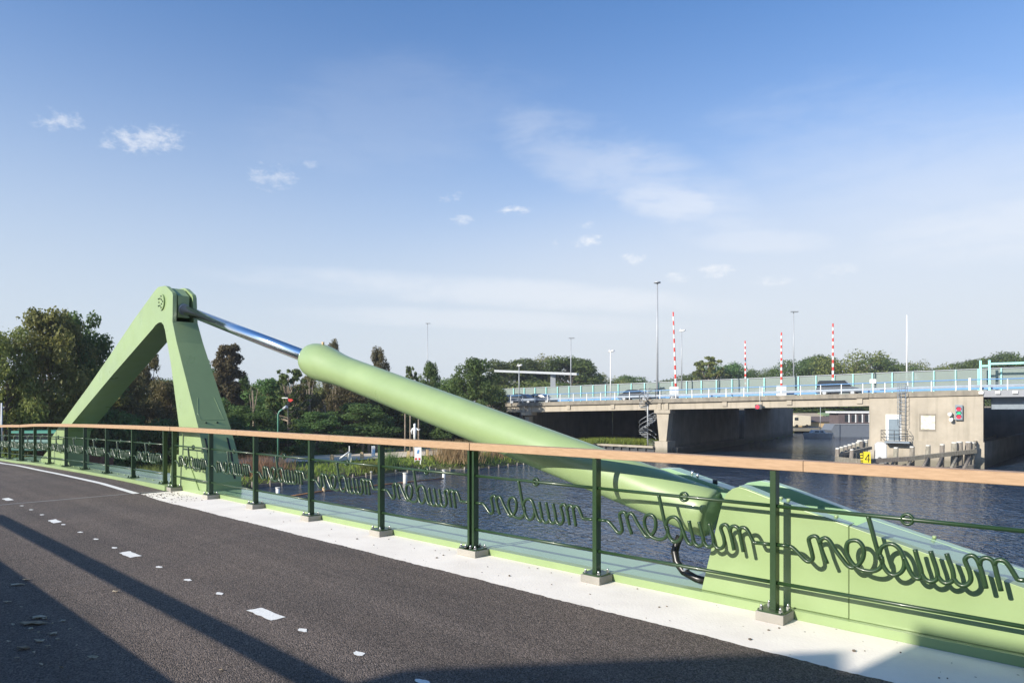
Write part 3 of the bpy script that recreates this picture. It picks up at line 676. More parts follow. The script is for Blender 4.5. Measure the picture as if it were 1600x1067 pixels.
# rubble and grit on the kerb, thickest where it ends
mb = MB()
for k in range(260):
    if k < 190: t = random.triangular(9.6, 11.4, 11.0); o_ = random.uniform(-.66, -.08)
    else: t = random.uniform(-2, 10); o_ = random.uniform(-.68, .08)
    r = random.uniform(.0025, .008)*random.choice((1, 1, 1.5)); c = W(t, o_, -.004+r*.4)
    mb.prism([c+D*(r*math.cos(a)*random.uniform(.6, 1.2))+NN*(r*math.sin(a)*random.uniform(.6, 1.2))-UP*r*.5 for a in (0, 1.3, 2.5, 3.8, 5.1)], UP*r)
o = mb.build('grit', mat('grit', (.22, .17, .12), .95, col2=(.07, .06, .05), vscale=12)); tag(o, 'loose brown grit and crumbs lying on the pale kerb', 'grit', kind='stuff')
# small litter on the road: dried leaves
lm = mat('dry_leaf', (.52, .45, .34), .9, col2=(.30, .23, .14), vscale=30)
stain = mat('dried_mud', (.34, .26, .17), .95, col2=(.18, .13, .08), vscale=20)
LV = []
def leaf(px, py, s, label, m=lm, n=9, asp=.6):
    Y = 1.6*FOC/(py-634); X = gx(px, Y); c = Vector((X, Y, .008)); mb = MB(); a0 = random.uniform(0, 6); vs = []
    for j in range(n):
        q = 2*math.pi*j/n; r = s*.72*random.uniform(.5, 1.1)
        vs.append(c+Vector((math.cos(q+a0)*r, math.sin(q+a0)*r*asp, random.uniform(0, .012))))
    vs2 = [v-UP*.0025 for v in vs]
    mb.prism(vs2, [v for v in vs]); o = mb.build('fallen_leaf' if m is lm else 'mud_flake', m)
    tag(o, label, 'leaf' if m is lm else 'dried mud', 'dry scraps scattered on the asphalt'); return o
leaf(25, 915, .11, 'pale dry leaf at the upper left of the shaded asphalt', asp=.35); leaf(42, 907, .06, 'small leaf touching the upper pale leaf in the shade')
leaf(12, 942, .05, 'small leaf at the left picture edge on shaded asphalt'); leaf(60, 966, .09, 'curled grey leaf just above the wide brown mud flake')
leaf(52, 975, .15, 'wide brown mud flake in the shaded left corner', stain, 14, .45); leaf(98, 972, .045, 'lone pale leaf right of the wide mud flake')
leaf(83, 992, .05, 'pale leaf below and right of the wide mud flake'); leaf(62, 1003, .06, 'dry leaf between two mud flakes')
leaf(37, 1014, .075, 'round brown mud flake lower left on the asphalt', stain, 12, .5); leaf(26, 1031, .03, 'tiny leaf nearest the lower left corner')
leaf(145, 1029, .05, 'brown leaf near the edge of the big shadow', asp=.4); leaf(346, 1049, .022, 'tiny yellow leaf on sunlit asphalt')
leaf(180, 926, .03, 'small leaf by the long thin shadow band')
for k, (px, py, s_) in enumerate(((70, 968, .028), (48, 984, .03), (90, 1000, .022), (75, 1012, .025), (20, 978, .024), (52, 1022, .02), (108, 985, .02), (33, 950, .018), (65, 1040, .024), (120, 1010, .016), (96, 1045, .018), (14, 1005, .022), (60, 990, .02), (82, 976, .018))):
    o = leaf(px, py, s_, 'tiny dry leaf crumb among the larger scraps in the shaded corner', n=6)

# ------------------------------------------------------------ far highway bridge
B0 = Vector((34.2, 66, 0)); E1 = Vector((.82, -.572, 0)).normalized(); WD = Vector((.572, .82, 0)).normalized()
def F(s, d, z): return B0+E1*s+WD*d+UP*z
def cz(s): return 2.78+.0205*min(s, 9)+(.006*(s-9) if s > 9 else 0)
def sof(px, d=0.):
    r = (px-800)/FOC; b = B0+WD*d; return (r*b.y-b.x)/(E1.x-r*E1.y)
hb = thing('highway_bridge', F(-19, 10, -4), 'long concrete highway bridge crossing the canal with a pier house', 'bridge')
def seg(name, s0, s1, d0, d1, za, zb, m, parent=hb, bev=0):
    """box along the bridge; za, zb are offsets below the cap line"""
    mb = MB(); mb.hexa([F(s0, d0, cz(s0)+za), F(s1, d0, cz(s1)+za), F(s1, d1, cz(s1)+za), F(s0, d1, cz(s0)+za), F(s0, d0, cz(s0)+zb), F(s1, d0, cz(s1)+zb), F(s1, d1, cz(s1)+zb), F(s0, d1, cz(s0)+zb)])
    return mb.build(name, m, parent, bevel=bev)
sA = sof(1036); sL = sof(823); sR = 9.35
for a, b in ((-95, sL), (sL+.02, sA), (sA+.02, .28), (.30, sR)):
    seg('parapet_cap', a, b, -.15, 1.0, -.46, 0, BCONC2, bev=.03)
for a, b in ((-95, sL), (sL+.02, sA), (sA+.02, .28)):
    seg('edge_beam', a, b, .12, .7, -1.22, -.463, BCONC)
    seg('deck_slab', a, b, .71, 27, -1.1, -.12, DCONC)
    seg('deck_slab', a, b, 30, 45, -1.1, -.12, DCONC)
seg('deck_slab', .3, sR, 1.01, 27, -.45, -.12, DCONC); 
mb = MB()
for px in (888, 957, 1132, 1233, 1343): 
    s = sof(px); mb.mark(); mb.box(F(s, .06, cz(s)-.72), (.5, .16, .5), E1, WD, UP)
for px in (823, 1036):
    for q in (-.45, .45):
        s = sof(px)+q; mb.mark(); mb.box(F(s, .06, cz(s)-.84), (.35, .16, .74), E1, WD, UP)
build_each(mb, 'corbel', BCONC, hb)
def pier(s, zt, d1=27, name='pier'):
    mb = MB()
    mb.box(F(s, .5, zt-.2), (1.9, 1.6, .4), E1, WD, UP)
    p = [F(s-.75, -.1, zt-.4), F(s+.75, -.1, zt-.4), F(s+.42, -.1, -2.45), F(s-.42, -.1, -2.45)]
    mb.prism(p, WD*1.3)
    mb.box(F(s, .6, -3.35), (1.5, 2.4, 1.78), E1, WD, UP)
    mb.build(name, BCONC, hb)
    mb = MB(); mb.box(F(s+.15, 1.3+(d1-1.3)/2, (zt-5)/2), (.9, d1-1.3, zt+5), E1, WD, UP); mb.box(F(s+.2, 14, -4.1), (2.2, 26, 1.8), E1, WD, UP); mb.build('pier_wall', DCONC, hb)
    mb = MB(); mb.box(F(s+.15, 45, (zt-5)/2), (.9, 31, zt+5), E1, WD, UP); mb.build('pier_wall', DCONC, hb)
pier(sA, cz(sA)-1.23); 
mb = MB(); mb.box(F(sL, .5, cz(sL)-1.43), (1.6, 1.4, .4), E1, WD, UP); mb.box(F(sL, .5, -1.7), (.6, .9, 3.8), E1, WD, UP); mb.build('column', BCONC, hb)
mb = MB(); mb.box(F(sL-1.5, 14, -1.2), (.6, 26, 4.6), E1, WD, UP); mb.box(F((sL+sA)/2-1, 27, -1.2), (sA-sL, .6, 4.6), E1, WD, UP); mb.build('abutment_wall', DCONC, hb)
# pier house
zc = cz(0)
mb = MB()
def hz(s): return cz(s)-.463
mb.hexa([F(.3, 0, -1.65), F(sR, 0, -1.65), F(sR+.0, 20, -1.65), F(.3, 20, -1.65), F(.3, 0, hz(.3)), F(sR, 0, hz(sR)), F(sR, 20, hz(sR)), F(.3, 20, hz(.3))])
mb.hexa([F(.2, -.08, -5), F(sR+.08, -.08, -5), F(sR+.08, 20.1, -5), F(.2, 20.1, -5), F(.2, -.08, -1.652), F(sR+.08, -.08, -1.652), F(sR+.08, 20.1, -1.652), F(.2, 20.1, -1.652)])
hs = mb.build('pier_house_wall', BCONC, hb)
# door, white surround, landing, ladder
def facebox(name, px0, px1, py0, py1, d0, d1, m, parent=hb):
    s0, s1 = sof(px0, d0), sof(px1, d0); Y = F((s0+s1)/2, d0, 0).y
    z1, z0 = 1.6-(py0-634)/FOC*Y, 1.6-(py1-634)/FOC*Y
    mb = MB(); mb.box(F((s0+s1)/2, (d0+d1)/2, (z0+z1)/2), (s1-s0, d1-d0, z1-z0), E1, WD, UP); return mb.build(name, m, parent)
facebox('door_surround', 1384, 1408.5, 648, 688.5, -.04, 0, WHITE); facebox('door', 1388.5, 1405, 655, 688.5, -.09, -.04, DOORM)
facebox('landing', 1382, 1421, 690, 693, -1.1, -.09, MGREY)
mb = MB(); s0, s1 = sof(1379), sof(1420); z = -1.72
for s in (s0, (s0+s1)/2, s1): mb.tube([F(s, -1.08, z), F(s, -1.08, z+1.0)], .03, 5)
for h in (.35, .68, 1.0): mb.tube([F(s0-.1, -.2, z+h), F(s0, -1.08, z+h), F(s1, -1.08, z+h), F(s1, -.2, z+h)], .028, 5)
mb.build('landing_rail', DGREY, hb)
mb = MB(); sl_ = sof(1410); 
for q in (-.25, .25): mb.tube([F(sl_+q, -.2, -1.7), F(sl_+q, -.2, 3.7)], .03, 5)
for k in range(18): mb.tube([F(sl_-.25, -.2, -1.5+k*.28), F(sl_+.25, -.2, -1.5+k*.28)], .018, 4)
for k in range(10):
    zz = -.2+k*.42; mb.tube([F(sl_+.42*math.cos(a), -.35-.55*abs(math.sin(a)), zz) for a in np.linspace(0, math.pi, 7)], .018, 4)
for a in (.6, 1.57, 2.5): mb.tube([F(sl_+.42*math.cos(a), -.35-.55*abs(math.sin(a)), -.2) , F(sl_+.42*math.cos(a), -.35-.55*abs(math.sin(a)), 3.7)], .018, 4)
mb.build('caged_ladder', MGREY, hb)
facebox('mosaic_frame', 1436, 1462.5, 647, 674.5, -.02, 0, BCONC2)
facebox('mosaic_panel', 1439, 1461, 650, 671, -.05, -.02, mat('mosaic', (.72, .70, .60), .6, col2=(.50, .50, .38), vscale=4.5, detail=3, lo=.47, hi=.53))
# steel lifting span to the right of the house
ls = thing('lifting_span', F(18, 5, 2), 'grey steel lifting span to the right of the concrete pier house', 'bridge span')
seg('fascia', sR+.02, 40, -.10, .1, -.62, -.02, mat('span_grey', (.26, .27, .29), .5, var=.1), ls); seg('deck_plate', sR+.02, 40, .1, 27, -.6, -.1, MGREY, ls)
seg('girder', sR+.6, 40, 1.2, 1.5, -1.7, -.6, MGREY, ls); seg('girder', sR+.6, 40, 12, 12.3, -1.7, -.6, MGREY, ls)
mb = MB()
for px in (1533, 1559, 1586): mb.mark(); s = sof(px); mb.box(F(s, -.2, cz(s)-.22), (.35, .15, .25), E1, WD, UP)
build_each(mb, 'post_bracket', WHITE, ls)
mb = MB(); c0 = F(sR+.1, 2, 0); d2 = Vector((.68, .73, 0)); mb.prism([F(sR+.1, .5, -5), F(sR+.1, .5, -1.7), F(sR+.1, .5, -1.7)+d2*30, F(sR+.1, .5, -5)+d2*30], E1*-.5); 
mb.build('chamber_wall', DCONC, hb)
mb = MB(); mb.prism([F(sR+22, .5, -5), F(sR+22, .5, 2), F(sR+22, 30, 2), F(sR+22, 30, -5)], E1*6); mb.prism([F(-1, 30, -5), F(-1, 30, 1.5), F(30, 30, 1.5), F(30, 30, -5)], WD*1); 
mb.build('rear_pier', DCONC, hb)

# canal-side grass shelf under the left span: sheet wall with concrete rim
q = thing('quay_wall', Vector((13.5, 80.5, -4)), 'low dark sheet pile quay with pale rim below the bridge', 'quay wall')
a, b = Vector((6.2, 76.5, 0)), Vector((10.1, 83.3, 0)); c = F(sA-.75, -.6, 0); c.z = 0
for u, v in ((b, c), (a, b)):
    e = (v-u).normalized(); nn = Vector((e.y, -e.x, 0)); L = (v-u).length
    mb = MB(); mb.box((u+v)/2+UP*(-3.12)+nn*.1, (L, .7, .22), e, nn, UP); mb.build('rim', BCONC, q)
    mb = MB(); mb.box((u+v)/2+UP*(-3.9), (L, .3, 1.34), e, nn, UP)
    for k in range(int(L/1.1)): mb.box(u+e*(.5+k*1.1)+UP*(-3.8)+nn*.25, (.35, .25, 1.1), e, nn, UP)
    mb.build('sheet_pile', DGREY, q)

# railing and guard rails on the highway bridge
rl = thing('highway_railing', F(-15, .3, cz(-15)), 'thin white post railing with blue rail along the near edge of the highway bridge', 'railing')
mb = MB(); ss = fr(-60, 38, 6)
mb.tube([F(s, .3, cz(s)+.98) for s in ss], .045, 5); mb.build('top_rail', BLUE, rl)
mb = MB(); 
for h in (.33, .66): mb.tube([F(s, .3, cz(s)+h) for s in ss], .022, 4)
mb.build('mid_rail', LGREY, rl)
s = -44.
while s < 30:
    mb = MB(); mb.box(F(s, .3, cz(s)+.5), (.07, .07, 1.0), E1, WD, UP); mb.build('post', WHITE, rl); s += 1.9
mb = MB(); s = sof(1515); mb.box(F(s, .25, cz(s)+.55), (.16, .1, 1.15), E1, WD, UP); mb.build('end_post', WHITE, rl)
gr = thing('guard_rail', F(-15, 2.2, cz(-15)), 'pale double guard rail beside the near lane of the highway bridge', 'guard rail')
mb = MB()
for s0_, s1_ in zip(ss[:-1], ss[1:]):
    p = [F(s0_, 2.2, cz(s0_)+.30), F(s1_, 2.2, cz(s1_)+.30), F(s1_, 2.2, cz(s1_)+.56), F(s0_, 2.2, cz(s0_)+.56)]; mb.prism(p, WD*.06)
mb.build('beam', mat('guard_rail_grey', (.27, .32, .38), .5, .2, var=.15), gr)
mb = MB()
for s0_, s1_ in zip(ss[:-1], ss[1:]):
    p = [F(s0_, 13.5, cz(s0_)+.35), F(s1_, 13.5, cz(s1_)+.35), F(s1_, 13.5, cz(s1_)+.75), F(s0_, 13.5, cz(s0_)+.75)]; mb.prism(p, WD*.06)
o = mb.build('guard_rail', BLUE); tag(o, 'blue guard rail along the far lane in front of the noise barrier', 'guard rail')
nb = thing('noise_barrier', F(-15, 15, cz(-15)), 'row of grey transparent noise screens with turquoise posts on the highway', 'noise barrier')
mb = MB(); NBH = 2.55
for s0_, s1_ in zip(fr(-75, 40, 5)[:-1], fr(-75, 40, 5)[1:]):
    p = [F(s0_, 15, cz(s0_)+.1), F(s1_, 15, cz(s1_)+.1), F(s1_, 15.0, cz(s1_)+NBH), F(s0_, 15.0, cz(s0_)+NBH)]; mb.prism(p, WD*.03)
mb.build('screen', PANEL, nb)
s = -74.
while s < 40:
    mb = MB(); mb.box(F(s, 14.9, cz(s)+NBH/2), (.12, .14, NBH+.04), E1, WD, UP); mb.build('post', TURQ, nb); s += 2.02
mb = MB(); mb.tube([F(s, 14.95, cz(s)+NBH+.02) for s in fr(-74, 40, 6)], .05, 5); mb.build('top_rail', LGREY, nb)
tg = thing('turquoise_gate', F(16, 13, cz(16)), 'turquoise framed gate panel at the right end of the noise barrier', 'gate')
mb = MB(); sg = [sof(x, 13) for x in (1532, 1546, 1640)]
for x in sg: mb.box(F(x, 13, cz(x)+1.7), (.2, .2, 3.3), E1, WD, UP)
mb.box(F((sg[1]+sg[2])/2, 13, cz(12)+2.95), (sg[2]-sg[1], .12, .2), E1, WD, UP); mb.box(F((sg[0]+sg[1])/2, 13, cz(12)+2.75), (sg[1]-sg[0], .12, .2), E1, WD, UP); mb.build('frame', TURQ, tg)

# red and white barrier booms, raised
def boom(px, pt, pb, d, label, lean=0.0):
    s = sof(px, d); base = F(s, d, 0); Y = base.y; zt = 1.6-(pt-634)/FOC*Y; zb = 1.6-(pb-634)/FOC*Y
    base.z = zb; g = thing('barrier_boom', base, label, 'barrier boom', 'raised red and white barrier booms')
    n = 17; top_ = Vector((base.x-lean*(zt-zb), base.y, zt))
    mb = MB(); mb.tube([base.lerp(top_, i/n) for i in range(n+1)], [.125-.05*i/n for i in range(n+1)], 8); o = mb.build('arm', WHITE, g)
    o.data.materials.append(RED)
    for k_, p_ in enumerate(o.data.polygons): p_.material_index = 1 if (k_//8) % 2 == 0 else 0
    mb = MB(); mb.box(base+Vector((-.2 if lean else 0, 0, -.75)), (.9, .9, 1.7)); mb.build('drive_cabinet', WHITE, g, bevel=.05)
boom(1056, 488, 606, 3, 'tallest red and white barrier boom, leaning slightly beside a white box', .035)
boom(1165, 533, 606, 21, 'shortest red and white barrier boom, second from left', .01)
boom(1221, 520, 604, 12, 'red and white barrier boom third from left on the highway')
boom(1301.5, 506, 602, 6, 'rightmost red and white barrier boom above a dark car')
# masts and lamps
def mast(px, pt, pb, Y, r, label, head='lamp', m=LGREY, name='street_lamp', cat='lamp post'):
    b = at(px, pb, Y); t = at(px, pt, Y); g = thing(name, b, label, cat)
    mb = MB(); mb.tube([b, b.lerp(t, .5), t], [r*.95, r*.7, r*.5], 8); mb.build('pole', m, g)
    if head == 'lamp': mb = MB(); mb.box(t+Vector((.1, 0, .03)), (.9, .4, .12)); mb.build('lamp_head', LGREY, g)
    elif head == 'camera':
        mb = MB(); mb.tube([t+Vector((-.1, .1, 0)), t+Vector((.40, -.3, .12))], .12, 8); mb.tube([t+Vector((-.3, .1, -.1)), t+Vector((-.1, .0, .3))], .05, 6); mb.build('camera_head', WHITE, g)
    elif head == 'disc':
        mb = MB(); mb.tube([t, t+Vector((0, 0, .15))], .4, 10); mb.build('lamp_head', LGREY, g)
    return g
mast(1027, 443, 628, 82, .16, 'tallest grey lamp mast rising from the highway bridge', 'disc')
mast(1240, 488, 604, 85, .09, 'slim lamp mast between the third and fourth barrier booms')
mast(668, 506, 640, 130, .12, 'distant lamp mast rising over the trees behind the cylinder')
mast(892, 529, 626, 105, .10, 'thin lamp mast crossing the right arm of the gantry')
mast(954, 550, 624, 88, .10, 'white camera mast right of the gantry', 'camera', WHITE, 'camera_mast', 'camera mast')
mast(811, 572, 630, 95, .10, 'camera mast below the left arm of the gantry', 'camera', LGREY, 'camera_mast', 'camera mast')
mast(1065, 518, 608, 90, .09, 'short grey camera mast right of the tallest barrier boom', 'camera', LGREY, 'camera_mast', 'camera mast')
mast(1417, 493, 600, 80, .11, 'bare white mast rising behind the pier house', None, WHITE, 'boat_mast', 'mast')
gt = thing('road_gantry', at(864, 630, 110), 'grey T-shaped road gantry over the highway', 'gantry')
mb = MB(); mb.box((at(864, 630, 110)+at(864, 586, 110))/2, (.8, .5, 4.6)); mb.build('column', LGREY, gt)
a_, b_ = at(774, 580, 116), at(903, 585, 106); e = (b_-a_).normalized(); mb = MB(); mb.box((a_+b_)/2, ((b_-a_).length, .6, .36), e, Vector((-e.y, e.x, 0)), UP); mb.build('beam', LGREY, gt)
# spiral stair
sp = thing('spiral_stair', at(1012, 693, 79), 'light spiral stair climbing to the highway from the grassy quay', 'stair'); base = at(1012, 693, 79); base.z = -3.1
mb = MB(); mb.tube([base, base+UP*6.4], .08, 6); mb.build('pole', LGREY, sp)
mb = MB()
for k in range(26):
    mb.mark(); a = k*.42; c = base+UP*(.2+k*.205); mb.box(c+Vector((math.cos(a)*.5, math.sin(a)*.5, 0)), (.9, .28, .05), Vector((math.cos(a), math.sin(a), 0)), Vector((-math.sin(a), math.cos(a), 0)), UP)
build_each(mb, 'tread', LGREY, sp)
mb = MB()
for rr in (0, .5, 1.0): mb.tube([base+Vector((math.cos(k*.21)*.98, math.sin(k*.21)*.98, .3+k*.1025+rr)) for k in range(54)], .03, 4)
mb.build('handrail', LGREY, sp)
mb = MB()
for (x0, z0) in ((-.9, 6.0), (.9, 6.0)): mb.tube([base+Vector((x0, 0, 5.2)), base+Vector((x0, 0, 6.6))], .035, 4)
for h in (5.6, 6.1, 6.6): mb.tube([base+Vector((-.9, 0, h)), base+Vector((1.9, -.8, h))], .03, 4)
mb.build('top_cage', DGREY, sp)
# signal lights
tl = thing('canal_signal', F(sof(1498), -.2, .5), 'canal traffic light with red, green and red lamps on the pier house', 'traffic light')
facebox('housing', 1492.5, 1504, 633, 656.5, -.30, 0, MGREY, tl)
def lens(px, py, m, par):
    s = sof(px, -.3); Y = F(s, -.3, 0).y; c = F(s, -.3, 1.6-(py-634)/FOC*Y); mb = MB(); mb.tube([c, c-WD*.05], .17, 14, smooth=False); mb.build('lens', m, par)
    mb = MB(); mb.tube([c+UP*.0+E1*.19*math.cos(a)-WD*.12+UP*.19*math.sin(a) for a in np.linspace(.1, 3.04, 9)], .03, 4); mb.build('visor', DGREY, par)
lens(1498, 639.5, LRED, tl); lens(1498, 645.7, LGRN, tl); lens(1498, 651.5, LRED, tl)
for px, py, lb in ((1487, 646, 'upper white floodlight left of the canal signal'), (1489, 654.5, 'lower white floodlight left of the canal signal')):
    s = sof(px); Y = F(s, 0, 0).y; c = F(s, -.25, 1.6-(py-634)/FOC*Y); g = thing('floodlight', c, lb, 'floodlight', 'floodlights on the pier house')
    mb = MB(); mb.tube([c, c+(E1*-.15-WD*.3-UP*.1)], [.1, .17], 10); mb.build('lamp_body', WHITE, g); mb = MB(); mb.tube([c, c+WD*.25], .03, 6); mb.build('bracket', DGREY, g)
s = sof(1187); c = F(s, -.3, 1.35+.1); Y = c.y
g = thing('span_signal', c, 'small red signal lamp hanging on the bridge edge beam', 'signal lamp')
mb = MB(); mb.box(c, (.75, .3, .55), E1, WD, UP); mb.build('housing', DGREY, g, bevel=.08); mb = MB(); mb.tube([c-WD*.16-E1*.1, c-WD*.20-E1*.1], .19, 12); mb.build('lens', LRED, g)
mb = MB(); mb.tube([F(s+.1, -.25, 1.5), F(s+.1, -.25, 3.6)], .035, 6); mb.build('pole', WHITE, g)
mb = MB(); s = sof(1364, .2); mb.box(F(s, .2, cz(s)+1.15), (.55, .1, .38), E1, WD, UP); mb.box(F(s, .25, cz(s)+.5), (.06, .06, 1.0), E1, WD, UP); o = mb.build('small_sign', WHITE); tag(o, 'blank white plate on the railing above the pier house left end', 'sign')

# cars
def car(loc, rz, paint_, label, van=False):
    g = thing('parked_car' if False else 'car', (0, 0, 0), label, 'car', 'cars on the highway')
    L, Wd, Hh = 4.4, 1.75, 1.45
    body = [(-2.2, .3), (-2.2, .75), (-2.05, .92), (-1.2, .98), (1.1, .95), (1.9, .82), (2.18, .62), (2.2, .3)]
    if van: cab = [(-2.1, .9), (-2.0, 1.5), (-1.85, 1.62), (.6, 1.6), (1.3, .95)]
    else: cab = [(-1.75, .93), (-1.15, 1.36), (-.8, 1.44), (.2, 1.43), (.55, 1.34), (1.2, .94)]
    mb = MB(); mb.prism([Vector((x, -Wd/2, z)) for x, z in body], Vector((0, Wd, 0))); mb.build('body', paint_, g, bevel=.06)
    mb = MB(); mb.prism([Vector((x, -Wd/2+.1, z)) for x, z in cab], Vector((0, Wd-.2, 0))); mb.build('cabin_glass', GLASS, g, bevel=.05)
    mb = MB(); mb.prism([Vector((x, -Wd/2+.14, z+.02)) for x, z in cab[1:-1]], Vector((0, Wd-.28, 0))); mb.build('roof', paint_, g, bevel=.02)
    for x in (-1.35, 1.35):
        for y in (-1, 1):
            mb = MB(); mb.tube([(x, y*(Wd/2-.2), .32), (x, y*(Wd/2+.02), .32)], .32, 16, smooth=False); wl_ = mb.build('wheel', BLK, g)
            mb = MB(); mb.tube([(x, y*(Wd/2+.02), .32), (x, y*(Wd/2+.035), .32)], .19, 12, smooth=False); mb.build('rim', LGREY, wl_)
    g.location = loc; g.rotation_euler = (0, 0, rz); return g
ANG = math.atan2(E1.y, E1.x)
DKP = mat('car_dark', (.02, .03, .045), .25, coat=.8); SIL = mat('car_silver', (.35, .37, .40), .3, .5, coat=.6)
def carat(px, d, pm, label, van=False):
    s = sof(px, d); return car(F(s, d, cz(s)-.1), ANG, pm, label, van)
carat(1312, 5.5, DKP, 'dark estate car passing under the rightmost barrier boom', True); carat(995, 5.5, DKP, 'low dark car right of the camera mast')
carat(846, 8, DKP, 'dark car near the foot of the gantry'); carat(818, 5.5, DKP, 'dark car at the left end of the highway bridge'); carat(800, 7, SIL, 'silver car leading the cars at the left end of the bridge')

# fender (dolphin) in front of the pier house
fd = thing('timber_fender', at(1400, 735, 58), 'timber fender of piles and beams before the pier house', 'fender')
def pile(px, pt, pb, Y, r, cap=True):
    a = at(px, pt, Y); b = a.copy(); b.z = min(-4.6, at(px, pb, Y).z)
    mb = MB(); mb.tube([b+Vector((random.uniform(-.12, .12), .1, 0)), a-UP*.12], [r*1.12, r*.96], 7); p = mb.build('pile', TIMBER, fd)
    mb = MB(); mb.tube([a-UP*.12, a], [r*.98, r*.86], 7); mb.build('pile_cap', PILECAP, p)
for i in range(8):
    u = i/7; pile(1309+u*44, 700-u*13, 722, 57.5+u*5.0, .20)
pile(1331, 702, 722, 56.5, .17); pile(1344, 688, 720, 61.2, .3); pile(1351, 690, 720, 61.5, .28)
for px, pt, Y in ((1400, 699, 57.8), (1425, 697.5, 58.2), (1450, 695.5, 58.6), (1472, 694, 59.0), (1491, 691, 59.3), (1499, 690, 59.5), (1513, 690, 59.8), (1519, 691, 60.0)): pile(px, pt, 735, Y, .2 if px < 1480 else .26)
mb = MB()
for (x0, y0, Y0_, x1, y1, Y1_, h) in ((1305, 717.5, 56.8, 1352, 722, 56.2, .42), (1352, 721.5, 56.2, 1420, 717, 57.3, .34), (1420, 717, 57.3, 1524, 705, 59.6, .34), (1425, 737, 56.3, 1523, 729, 58.6, .3), (1308, 712, 57.4, 1360, 700, 60.5, .25)):
    mb.mark(); a, b = at(x0, y0, Y0_), at(x1, y1, Y1_); e = (b-a).normalized(); nn = Vector((-e.y, e.x, 0)).normalized(); mb.box((a+b)/2, ((b-a).length, .3, h), e, nn, e.cross(nn))
for px in (1375, 1400, 1425, 1450, 1472, 1495, 1515):
    mb.mark(); a = at(px, 716, 57.6); b = at(px-14, 742, 56.3); mb.tube([a, b], .13, 5)
build_each(mb, 'beam', TIMBER, fd)
mb = MB(); pts = [(1523, 692, 60.3, 1556, 682, 75), (1523, 705, 60.3, 1561, 695, 75)]
for x0, y0, Y0_, x1, y1, Y1_ in pts:
    mb.mark(); a, b = at(x0, y0, Y0_), at(x1, y1, Y1_); e = (b-a).normalized(); nn = Vector((-e.y, e.x, 0)).normalized(); mb.box((a+b)/2, ((b-a).length, .2, .28), e, nn, e.cross(nn))
build_each(mb, 'side_beam', TIMBER, fd)
bx_ = at(1377, 703, 60.5); mb = MB(); mb.prism([bx_+Vector((-.5, 0, -1.2)), bx_+Vector((.5, 0, -1.2)), bx_+Vector((.5, 0, .45)), bx_+Vector((.25, 0, .65)), bx_+Vector((-.25, 0, .65)), bx_+Vector((-.5, 0, .45))], Vector((.3, .8, 0))); o = mb.build('white_hood', WHITE, bevel=.06)
tag(o, 'rounded white steel hood standing behind the fender left of the landing', 'hood')
# yellow height sign "4" with gauge marks
sg_ = thing('gauge_sign', at(1353, 716, 55.8), 'yellow gauge board with a black 4 on the fender', 'sign')
Yg = 55.75
def gp(x, y, dy=0): 
    v = at(x, y, Yg); v.y += dy; return v
mb = MB(); mb.prism([gp(1346, 726), gp(1361, 726), gp(1360, 706), gp(1349, 706), gp(1349, 708.5), gp(1344.2, 708.5)], Vector((0, .05, 0))); mb.build('board', YEL, sg_)
mb = MB(); 
def stroke(pts, wpx=1.0, mb=mb):
    for (x0, y0), (x1, y1) in zip(pts[:-1], pts[1:]):
        a, b = gp(x0, y0, -.01), gp(x1, y1, -.01); e = (b-a).normalized(); nn = Vector((0, 1, 0)); k = e.cross(nn); mb.box((a+b)/2, ((b-a).length+.02, .012, wpx*Yg/FOC), e, nn, k)
stroke([(1357, 722.3), (1357.3, 710)], 1.1); stroke([(1357.3, 710), (1351.6, 718.2)], 1.0); stroke([(1351.6, 718.2), (1359, 718.2)], 1.0)
mb.build('digit_four', BLK, sg_)
mb = MB()
for y in (707, 711.5, 716, 720, 723): stroke([(1344.4, y), (1348.2, y)], 1.4, mb)
stroke([(1348.4, 706.5), (1348.4, 715.5)], .8, mb)
mb.build('gauge_marks', BLK, sg_)

# boats and quay beyond the bridge
sb = thing('sailing_boat', at(1277, 686, 118), 'small pale sailing boat moored beyond the bridge opening', 'boat')
def hull(c, L, B, h, m, par, ang=0, name='hull'):
    mb = MB(); ca, sa = math.cos(ang), math.sin(ang)
    def T(x, y, z): return Vector((c.x+x*ca-y*sa, c.y+x*sa+y*ca, c.z+z))
    st = [(-.5, .30), (-.42, .42), (-.2, .5), (.1, .5), (.33, .34), (.46, .12), (.5, .01)]
    vs = []
    for u, b in st: vs += [T(u*L*.93, -b*B*.55, -.1), T(u*L, -b*B, h+(.25*max(0, u)*h)), T(u*L, b*B, h+(.25*max(0, u)*h)), T(u*L*.93, b*B*.55, -.1)]
    fs = [(3, 2, 1, 0), tuple(4*(len(st)-1)+j for j in range(4))]
    for i in range(len(st)-1):
        for j in range(4): fs.append((4*i+j, 4*i+(j+1) % 4, 4*i+4+(j+1) % 4, 4*i+4+j))
    mb.add(vs, fs, False); return mb.build(name, m, par)
c = at(1277, 683, 118); c.z = -4.0; hull(c, 5.2, 1.9, .85, WHITE, sb, math.pi+.1)
mb = MB(); mb.prism([c+Vector(p) for p in ((-1.3, -.55, .85), (1.2, -.55, .85), (1.0, -.5, 1.35), (-.9, -.5, 1.4))], Vector((0, 1.1, 0))); mb.build('cabin', WHITE, sb, bevel=.08)
mb = MB(); mb.box(c+Vector((-.3, -.56, 1.13)), (.7, .03, .2)); mb.box(c+Vector((.55, -.54, 1.12)), (.5, .03, .18)); mb.build('window', GLASS, sb)
mb = MB(); mb.tube([c+Vector((.5, 0, .8)), c+Vector((.55, 0, 5.3))], .05, 6); mb.tube([c+Vector((.5, 0, 1.9)), c+Vector((-1.7, 0, 1.85))], .05, 6); mb.build('mast', LGREY, sb)
